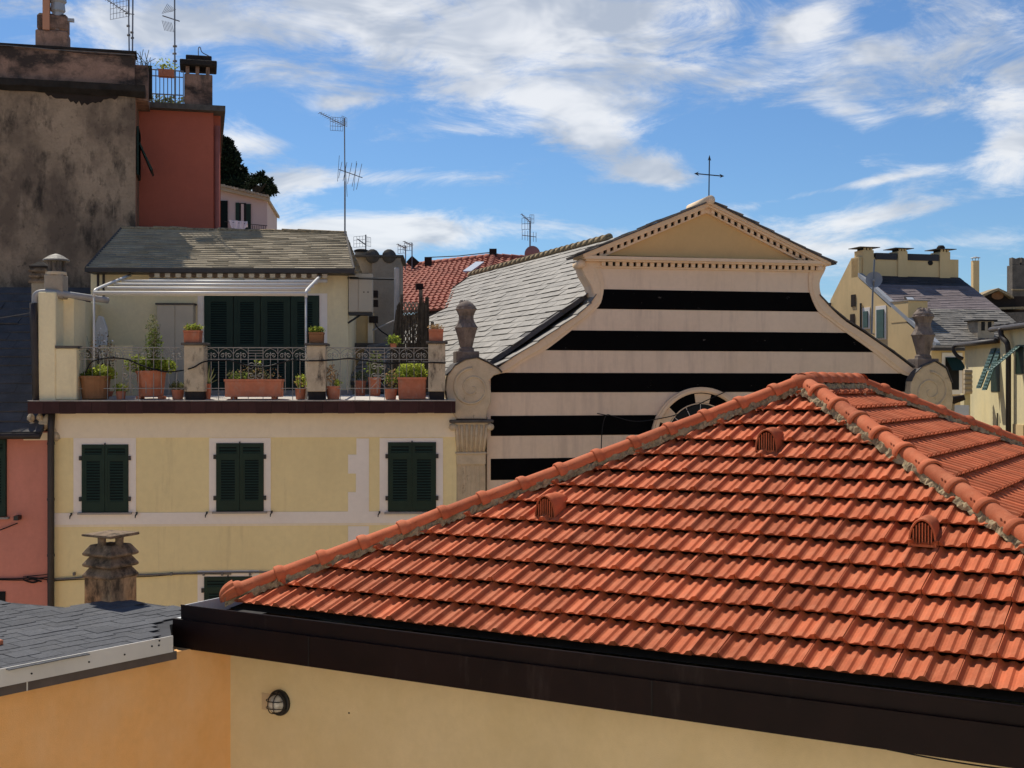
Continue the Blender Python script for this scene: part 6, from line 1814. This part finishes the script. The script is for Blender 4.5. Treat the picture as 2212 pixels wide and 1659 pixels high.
# ------------------------------------------------------------------ ochre house with slate roof at the right
R1 = Frame((14.1, 42.0), 14.5)
RG = Frame((14.1, 42.0), 104.5)          # the gable side: s runs inward, d runs to the left
WD1 = 4.25; RID = 4.75; ZE1 = 1.39; ZR1 = 4.05
oh1 = thing('ochre_slate_house', R1.pt(1.5, 1, GZ), 'ochre house with grey slate roof and three chimneys on its ridge wall', 'house')
ztop = R1.Z(1900, 556, RID)
zback = 3.25
MB(RG).prism([(0, GZ), (0, ZE1 - .12), (RID, ZR1 - .08), (RID, ztop), (RID + .5, ztop), (RID + 2.1, zback), (RID + 2.1, GZ)], -WD1, 0).obj('wall', 'ochre_far', oh1)
A, B, C, D = R1.pt(.01, -.25, ZE1 - .1), R1.pt(WD1 + .05, -.25, ZE1 - .1), R1.pt(WD1 + .05, RID, ZR1), R1.pt(.01, RID, ZR1)
m = MB(); m.add([A, B, C, D] + [p - UP * .09 for p in (A, B, C, D)], [(0, 1, 2, 3), (7, 6, 5, 4), (0, 4, 5, 1), (1, 5, 6, 2), (3, 7, 4, 0), (2, 6, 7, 3)]); r1 = m.obj('roof', 'slate_black', oh1)
up = UP * .008
f1, f2 = .50, .86
slates('roof_slates', 'slate_stuff', r1, A + up, B + up, B.lerp(C, f1) + up, A.lerp(D, f1) + up, 17, .42, thk=.012, jit=.35)
slates('roof_slates', 'slate_purple', r1, A.lerp(D, f1) + up, B.lerp(C, f1) + up, B.lerp(C, f2) + up, A.lerp(D, f2) + up, 14, .4, thk=.009, jit=.1)
slates('roof_slates', 'slate_black', r1, A.lerp(D, f2) + up, B.lerp(C, f2) + up, C + up, D + up, 5, .4, thk=.008, jit=.1)
# zinc verge with a step at the little dormer wall
m = MB(R1); m.hexa([(-.015, -.25, ZE1 - .16), (.16, -.25, ZE1 - .16), (.16, RID, ZR1 - .05), (-.015, RID, ZR1 - .05)], [(-.015, -.25, ZE1 + .0), (.16, -.25, ZE1 + .0), (.16, RID, ZR1 + .10), (-.015, RID, ZR1 + .10)]); m.obj('verge', 'zinc', oh1)
d_, = (1.75,)
zd = ZE1 + (ZR1 - ZE1) * d_ / RID
dm = MB(R1).box(-.012, .75, d_ - .35, d_ + .75, zd - .2, zd + .52).obj('roof_dormer', 'ochre_far', oh1)
MB(R1).box(-.03, .82, d_ - .40, d_ + .8, zd + .52, zd + .56).obj('dormer_cap', 'sill_stone', dm)
# eave
MB(R1).box(-.1, WD1 + .1, -.32, -.2, ZE1 - .17, ZE1 - .10).obj('eave_slab', 'sill_stone', oh1)
MB(R1).box(-.1, WD1 + .1, -.30, -.05, ZE1 - .27, ZE1 - .171).obj('gutter', 'pipe_dark', oh1)
# front window with awning shutter
p, q = R1.px(2034, 852), R1.px(2078, 762)
ww = MB(R1).box(p[0], q[0], -.03, 0, p[1], q[1]).obj('window', 'plaster_pale', oh1)
p, q = R1.px(2041, 842), R1.px(2070, 772); MB(R1).box(p[0], q[0], -.045, -.031, p[1], q[1]).obj('opening', 'dark_gap', ww)
m = MB(R1); zc = (p[1] + q[1]) / 2 + .25; m.hexa([(p[0], -.05, q[1]), (q[0], -.05, q[1]), (q[0], -.08, q[1]), (p[0], -.08, q[1])], [(p[0], -.40, zc - .15), (q[0] + .05, -.40, zc - .15), (q[0] + .05, -.43, zc - .15), (p[0], -.43, zc - .15)]); m.obj('shutter_leaf', 'green_dark', ww)
# gable windows
def gpx(u, v):
    s_, z_ = RG.px(u, v, 0.0); return s_, z_
for u0, u1, v0, v1 in ((1867, 1876, 672, 708), (1896, 1911, 668, 731)):
    a, b_ = gpx(u0, v1), gpx(u1, v0)
    lo, hi = min(a[0], b_[0]), max(a[0], b_[0])
    wq = MB(RG).box(lo - .12, hi + .12, .002, .02, a[1] - .05, b_[1] + .14).obj('window', 'plaster_pale', oh1)
    MB(RG).box(lo, hi, .02, .06, a[1], b_[1]).obj('shutter_leaf', 'green_teal', wq)
for u, v in ((1844, 648), (1842, 690)):
    a = gpx(u, v); MB(RG).box(a[0] - .15, a[0] + .15, .002, .03, a[1] - .25, a[1] + .2).obj('vent_opening', 'brown_dark', oh1)
for u, v0, v1 in ((1862, 655, 745),):
    a, b_ = gpx(u, v1), gpx(u, v0); MB(RG).tube([(a[0], .05, a[1]), (b_[0], .05, b_[1])], .04, 6).obj('wall_pipe', 'pipe_dark', oh1)
a = gpx(1803, 700); 
MB(RG).tube([(RID + 2.0, .08, zback - .1), (RID + 2.0, .08, -4)], .06, 6).obj('downpipe', 'pipe_dark', oh1)
# ridge wall with three chimneys
s_end = R1.S(2049, RID)
MB(R1).box(0.0, s_end, RID - .02, RID + .5, ZR1 - .05, R1.Z(1950, 560, RID)).obj('ridge_wall', 'ochre_far', oh1)
for a_, b_ in ((1890, 1936), (1960, 2026)):
    MB(R1).box(R1.S(a_, RID), R1.S(b_, RID), RID - .06, RID + .5, R1.Z(1950, 562, RID), R1.Z(1950, 548, RID)).obj('ridge_slates', 'slate_black', oh1)
for u0, u1, vt in ((1862, 1885, 543), (1938, 1958, 543), (2028, 2050, 542)):
    a, b_ = R1.S(u0, RID), R1.S(u1, RID); z_ = R1.Z(1950, vt, RID)
    cc_ = MB(R1).box(a, b_, RID - .08, RID + .55, ZR1 - .05, z_).obj('chimney', 'ochre_far', oh1)
    MB(R1).box(a + .06, b_ - .06, RID - .02, RID + .45, z_, z_ + .09).obj('flue', 'dark_gap', cc_)
    MB(R1).box(a - .20, b_ + .20, RID - .2, RID + .65, z_ + .09, z_ + .115).obj('slab', 'stone_dark', cc_)
    for k in (.2, .5, .8):
        x = a + (b_ - a) * k; MB(R1).box(x - .04, x + .04, RID - .075, RID - .021, z_ + .001, z_ + .089).obj('brick_pier', 'ochre_far', cc_)
s_, z_ = R1.px(2039, 536, RID); MB(R1).lathe(s_, RID + .2, [(.12, z_ - .05), (.16, z_ + .04), (.1, z_ + .12)], 8).obj('cowl', 'brown_dark', oh1)
s_, z_ = R1.px(2012, 592, RID - .1); MB(R1).disc(s_, R1.Z(2012, 568, RID), 0, .10, RID - .05, RID - .02, n=12).obj('vent_hole', 'dark_gap', oh1)
# skylight and slab chimney on the slope
def slope_pt(s_, f, lift=.05):
    return A.lerp(D, f).lerp(B.lerp(C, f), (s_ + .05) / (WD1 + .1)) + UP * lift
def on_r1(u, v, lift=.06):
    n_ = (B - A).cross(D - A).normalized(); r_ = ray(u, v); return r_ * ((A + UP * lift).dot(n_) / r_.dot(n_))
pts = [on_r1(*p, .1) for p in ((1966, 656), (1985, 656), (1971, 640), (1953, 640))]; m = MB(); m.hexa([p - UP * .12 for p in pts], pts); sk = m.obj('skylight', 'pipe_dark', oh1)
pts = [on_r1(*p, .12) for p in ((1967, 654), (1982, 654), (1971, 642), (1957, 642))]; m = MB(); m.hexa([p - UP * .01 for p in pts], pts); m.obj('glass', 'skylight', sk)
p = on_r1(2130, 732, 0); s_, d_ = R1.loc(p); zz_ = p.z
sx = .32; z_ = R1.Z(2130, 694, d_)
sc_ = MB(R1).box(s_ - sx, s_ + sx, d_, d_ + .6, zz_ - .1, z_).obj('slope_chimney', 'grey_block', oh1)
for k in (-.12, .14): MB(R1).box(s_ + k - .07, s_ + k + .07, d_ - .01, d_ - .001, z_ - .32, z_ - .02).obj('flue_opening', 'dark_gap', sc_)
MB(R1).box(s_ - sx - .08, s_ + sx + .08, d_ - .08, d_ + .68, z_, z_ + .05).obj('slab', 'tall_cornice', sc_)
Yh = 41.2
yh_ = lambda u, v, dy=0: at(u, v, Yh + dy)
dish('satellite_dish', 'grey satellite dish on a pole before the ochre gable', yh_(1888, 604), .27, V((-.35, -1, .3)), 'dish_grey', [yh_(1889, 560), yh_(1885, 640), yh_(1883, 720), yh_(1888, 722, .9)])

# thin flue behind the roof
fl_ = thing('slim_flue', at(2107, 660, 50), 'slim beige flue with a metal cowl beyond the slate roof', 'flue')
p = at(2107, 560, 50); 
MB().box(p.x - .12, p.x + .12, 49.9, 50.15, at(2107, 700, 50).z, p.z - .06).obj('stack', 'ochre_far', fl_)
for a in (-.14, 0, .14): MB().tube([(p.x + a * .7, 50, p.z - .07), (p.x + a, 50, p.z + .05)], .012, 4).obj('cowl_leg', 'zinc', fl_)
MB().lathe(p.x, 50, [(.20, p.z + .05), (.19, p.z + .06), (.02, p.z + .11)], 10).obj('cowl_cap', 'zinc', fl_)

# dark roofed house and the crenellated tower
TY = 75.0
dh = thing('dark_house', at(2170, 760, 66), 'dark brown gabled house beside the stone tower', 'house')
XD = lambda u, v, Y=66: at(u, v, Y)
def slabpoly(pp, Y0, Y1, nm, m_, par):
    b = MB(); n = len(pp); b.add([at(u, v, Y0) for u, v in pp] + [at(u, v, Y0) + V((0, Y1 - Y0, 0)) for u, v in pp], [tuple(range(n)), tuple(range(2 * n - 1, n - 1, -1))] + [(i, i + n, (i + 1) % n + n, (i + 1) % n) for i in range(n)]); return b.obj(nm, m_, par)
slabpoly([(2118, 640), (2230, 640), (2230, 1150), (2118, 1150)], 66, 67, 'wall', 'brown_dark', dh)
slabpoly([(2112, 641), (2140, 628), (2157, 622), (2175, 630), (2190, 641), (2190, 645), (2157, 627), (2112, 646)], 65.5, 67, 'roof_edge', 'mortar', dh)
slabpoly([(2118, 643), (2157, 627), (2190, 643)], 65.9, 67, 'gable', 'brown_dark', dh)
m = MB(); p = XD(2155, 639, 65.8); m.lathe(0, 0, [(.01, 0), (.3, .01)], 10); m = MB(); n = 12; m.add([p + V((math.cos(2 * math.pi * j / n) * .32, 0, math.sin(2 * math.pi * j / n) * .2)) for j in range(n)], [tuple(range(n))]); m.obj('gable_panel', 'terracotta_brown', dh, fix=False)
slabpoly([(2120, 665), (2220, 662), (2220, 667), (2120, 669)], 65, 66, 'lower_eave', 'mortar', dh)
slabpoly([(2125, 676), (2220, 674), (2220, 720), (2125, 720)], 64.6, 65.9, 'lower_wall', 'tower_stone', dh)
tw = thing('stone_tower', at(2240, 800, 90), 'dark crenellated stone tower at the edge of town', 'tower')
slabpoly([(2187, 572), (2330, 572), (2330, 1000), (2187, 1000)], 90, 91, 'shaft', 'tower_stone', tw)
for u0, u1 in ((2187, 2203), (2207, 2222), (2227, 2243), (2248, 2264), (2270, 2286)):
    slabpoly([(u0, 571.5), (u1, 571.5), (u1, 556), ((u0 + u1) / 2, 559), (u0, 556)], 90, 90.6, 'merlon', 'tower_stone', tw)
slabpoly([(2187, 624), (2225, 624), (2225, 626.5), (2187, 626.5)], 89.8, 90, 'string_course', 'mortar', tw)

# ------------------------------------------------------------------ pale yellow house at the right edge
R2 = Frame((13.77, 38.0), -93.7)
ph = thing('pale_yellow_house', R2.pt(1.2, 1, GZ), 'pale yellow house with tilted green shutters and black drainpipe', 'house')
s_b = R2.S(2168)
ze0 = R2.Z(2090, 739); ze1 = R2.Z(2180, 704)
MB(R2).box(0, s_b, 0, 6, GZ, ze0 - .05).obj('wall', 'cream_far', ph)
MB(R2).box(s_b, 16, -.10, 6, GZ, ze1 - .05).obj('wall', 'cream_far', ph)
for a, b_, z_, dd in ((-.2, s_b + .02, ze0, -.16), (s_b - .15, 16.2, ze1, -.26)):
    m = MB(R2); m.hexa([(a, dd, z_ - .06), (b_, dd, z_ - .06), (b_, 3, z_ + .15), (a, 3, z_ + .15)], [(a, dd, z_), (b_, dd, z_), (b_, 3, z_ + .25), (a, 3, z_ + .25)]); ro_ = m.obj('roof', 'slate_dark', ph)
    slates('roof_slates', 'slate_dark', ro_, R2.pt(a, dd, z_ + .01), R2.pt(b_, dd, z_ + .01), R2.pt(b_, 3, z_ + .26), R2.pt(a, 3, z_ + .26), 12, .35, thk=.015)
    MB(R2).tube([(a, dd - .05, z_ - .08), (b_, dd - .05, z_ - .08)], .07, 8).obj('gutter', 'pipe_dark', ph, smooth=True)
    b = MB(R2)
    for k in range(int((b_ - a) / .25)):
        x = a + .1 + k * .25; b.box(x, x + .1, dd + .04, .0, z_ - .13, z_ - .061)
    b.obj('rafter_ends', 'terracotta_brown', ph, kind='stuff')
MB(R2).tube(curve_pts([(-.12, -.3, ze0 - .1), (-.12, -.3, ze0 - .25), (-.05, -.2, ze0 - .42), (-.02, -.05, ze0 - .5)], 5), .06, 8).obj('rain_elbow', 'pipe_dark', ph, smooth=True)
dsx = R2.S(2180, -.2)
MB(R2).tube(curve_pts([(dsx - .25, -.35, ze1 - .08), (dsx - .2, -.33, ze1 - .3), (dsx, -.25, ze1 - .5), (dsx, -.22, ze1 - .8)], 4) + [V((dsx, -.22, GZ))], .075, 8).obj('downpipe', 'pipe_dark', ph, smooth=True)
# tilted shutters: hinged at the head, swung out at the foot
def flap(u0, u1, vt, vb, swing, d0):
    a0, a1 = R2.S(u0, d0), R2.S(u1, d0)
    zt_, zb_ = R2.Z((u0 + u1) / 2, vt, d0), R2.Z((u0 + u1) / 2, vb, d0)
    b = MB(R2); b.hexa([(a0, d0, zt_), (a1, d0, zt_), (a1, d0 - .04, zt_ - .01), (a0, d0 - .04, zt_ - .01)], [(a0, d0 - swing, zb_), (a1, d0 - swing, zb_), (a1, d0 - swing - .04, zb_ - .01), (a0, d0 - swing - .04, zb_ - .01)])
    o = b.obj('shutter_leaf', 'green_teal', ph)
    b = MB(R2)
    for k in range(12):
        f = (k + .5) / 12; z_ = zt_ + (zb_ - zt_) * f; dd = d0 - swing * f - .045
        b.box(a0 + .05, a1 - .05, dd - .012, dd, z_ - .02, z_ + .02)
    b.obj('louvre_slats', 'green_teal', o, kind='stuff')
    return o
for u0, u1, vt, vb, sw, dd in ((2144, 2153, 752, 838, .42, -.03), (2157, 2166, 752, 842, .42, -.03), (2196, 2206, 748, 800, .75, -.13)):
    flap(u0, u1, vt, vb, sw, dd)
for u0, u1, v0, v1 in ((2141, 2168, 752, 846), (2194, 2212, 745, 808)):
    dd = -.001 if u0 < 2170 else -.101
    p, q = R2.px(u0, v1, dd), R2.px(u1, v0, dd); MB(R2).box(p[0], q[0], dd - .01, dd, p[1], q[1]).obj('window_opening', 'green_dark', ph)
p, q = R2.px(2189, 960, -.1), R2.px(2212, 918, -.1); MB(R2).box(p[0], q[0], -.12, -.101, p[1], q[1]).obj('ground_panel', 'ochre_far', ph)
MB(R2).tube([(R2.S(2157), -.03, R2.Z(2157, 930)), (R2.S(2157), -.03, R2.Z(2157, 892))], .02, 5).obj('aerial_stub', 'pipe_dark', ph)
# little pilaster chimney of stacked tiles at its far corner, corrugated roof, hanging gutter
tc_ = thing('tile_stack_vent', at(2090, 960, 36), 'stacked half-round tile vent on a slim post by the pale yellow house', 'vent')
p = at(2090, 850, 36)
MB().box(p.x - .10, p.x + .08, 36, 36.3, GZ, p.z).obj('post', 'cream_far', tc_)
for k in range(5):
    z_ = p.z + .14 * k; MB().tube([(p.x - .12, 35.95, z_ + .06), (p.x + .10, 35.95, z_ + .06)], [.09, .075], 8).obj('tile', 'stone_weathered', tc_)
cr_ = thing('corrugated_roof', at(2060, 960, 33), 'pale corrugated sheet roof between the church scroll and the pale house', 'roof')
b = MB(); n = 36; vs = []
for j in range(n + 1):
    f = j / n
    for u in (2028, 2094):
        q = at(u, 876 + (912 - 876) * f, 33 - 1.2 * f); vs.append(q + UP * (.03 * math.sin(j * math.pi)) + UP * (.025 if j % 2 else -.025))
b.add(vs, [(2 * j, 2 * j + 1, 2 * j + 3, 2 * j + 2) for j in range(n)]); b.obj('sheet', 'corrugated', cr_, fix=False)
q = at(2028, 912, 31.8); q2 = at(2094, 876, 33)
MB().box(q.x + .1, q2.x, 31.9, 33, GZ, q.z - .03).obj('wall', 'grey_block', cr_)
hg = thing('hanging_gutter', at(2070, 862, 32), 'short dark gutter end jutting out beside the church scroll', 'gutter')
MB().tube([at(2052, 858, 32), at(2060, 864, 31.9), at(2084, 858, 31.8)], [.05, .11, .07], 8).obj('trough', 'brown_dark', hg)
MB().box(at(2050, 0, 32).x - .1, at(2062, 0, 32).x, 32, 32.3, at(2060, 905, 32).z, at(2060, 858, 32).z).obj('bracket', 'grey_block', hg)

# ------------------------------------------------------------------ the house the photograph was taken from, unseen behind the camera; added to bounce sunlight onto the shaded walls
vb = MB()
for x in range(-5, 6):
    vb.box(x * 3 - 1.5, x * 3 - .6, -2.3, -1.8, GZ, 5.5); vb.box(x * 3 + .6, x * 3 + 1.5, -2.3, -1.8, GZ, 5.5)
    for z0_, z1_ in ((GZ, -10.5), (-8.6, -7.2), (-5.4, -4.1), (-2.3, -1.0), (1.2, 2.4), (4.2, 5.5)):
        vb.box(x * 3 - .599, x * 3 + .599, -2.29, -1.81, z0_, z1_)
vo = vb.obj('viewpoint_bounce_building', 'plaster_white'); vo['kind'] = 'structure'
vi = MB(); vi.box(-16.4, 16.4, -10, -2.31, GZ, 5.5); vi = vi.obj('viewpoint_interior', 'plaster_white'); vi['kind'] = 'structure'
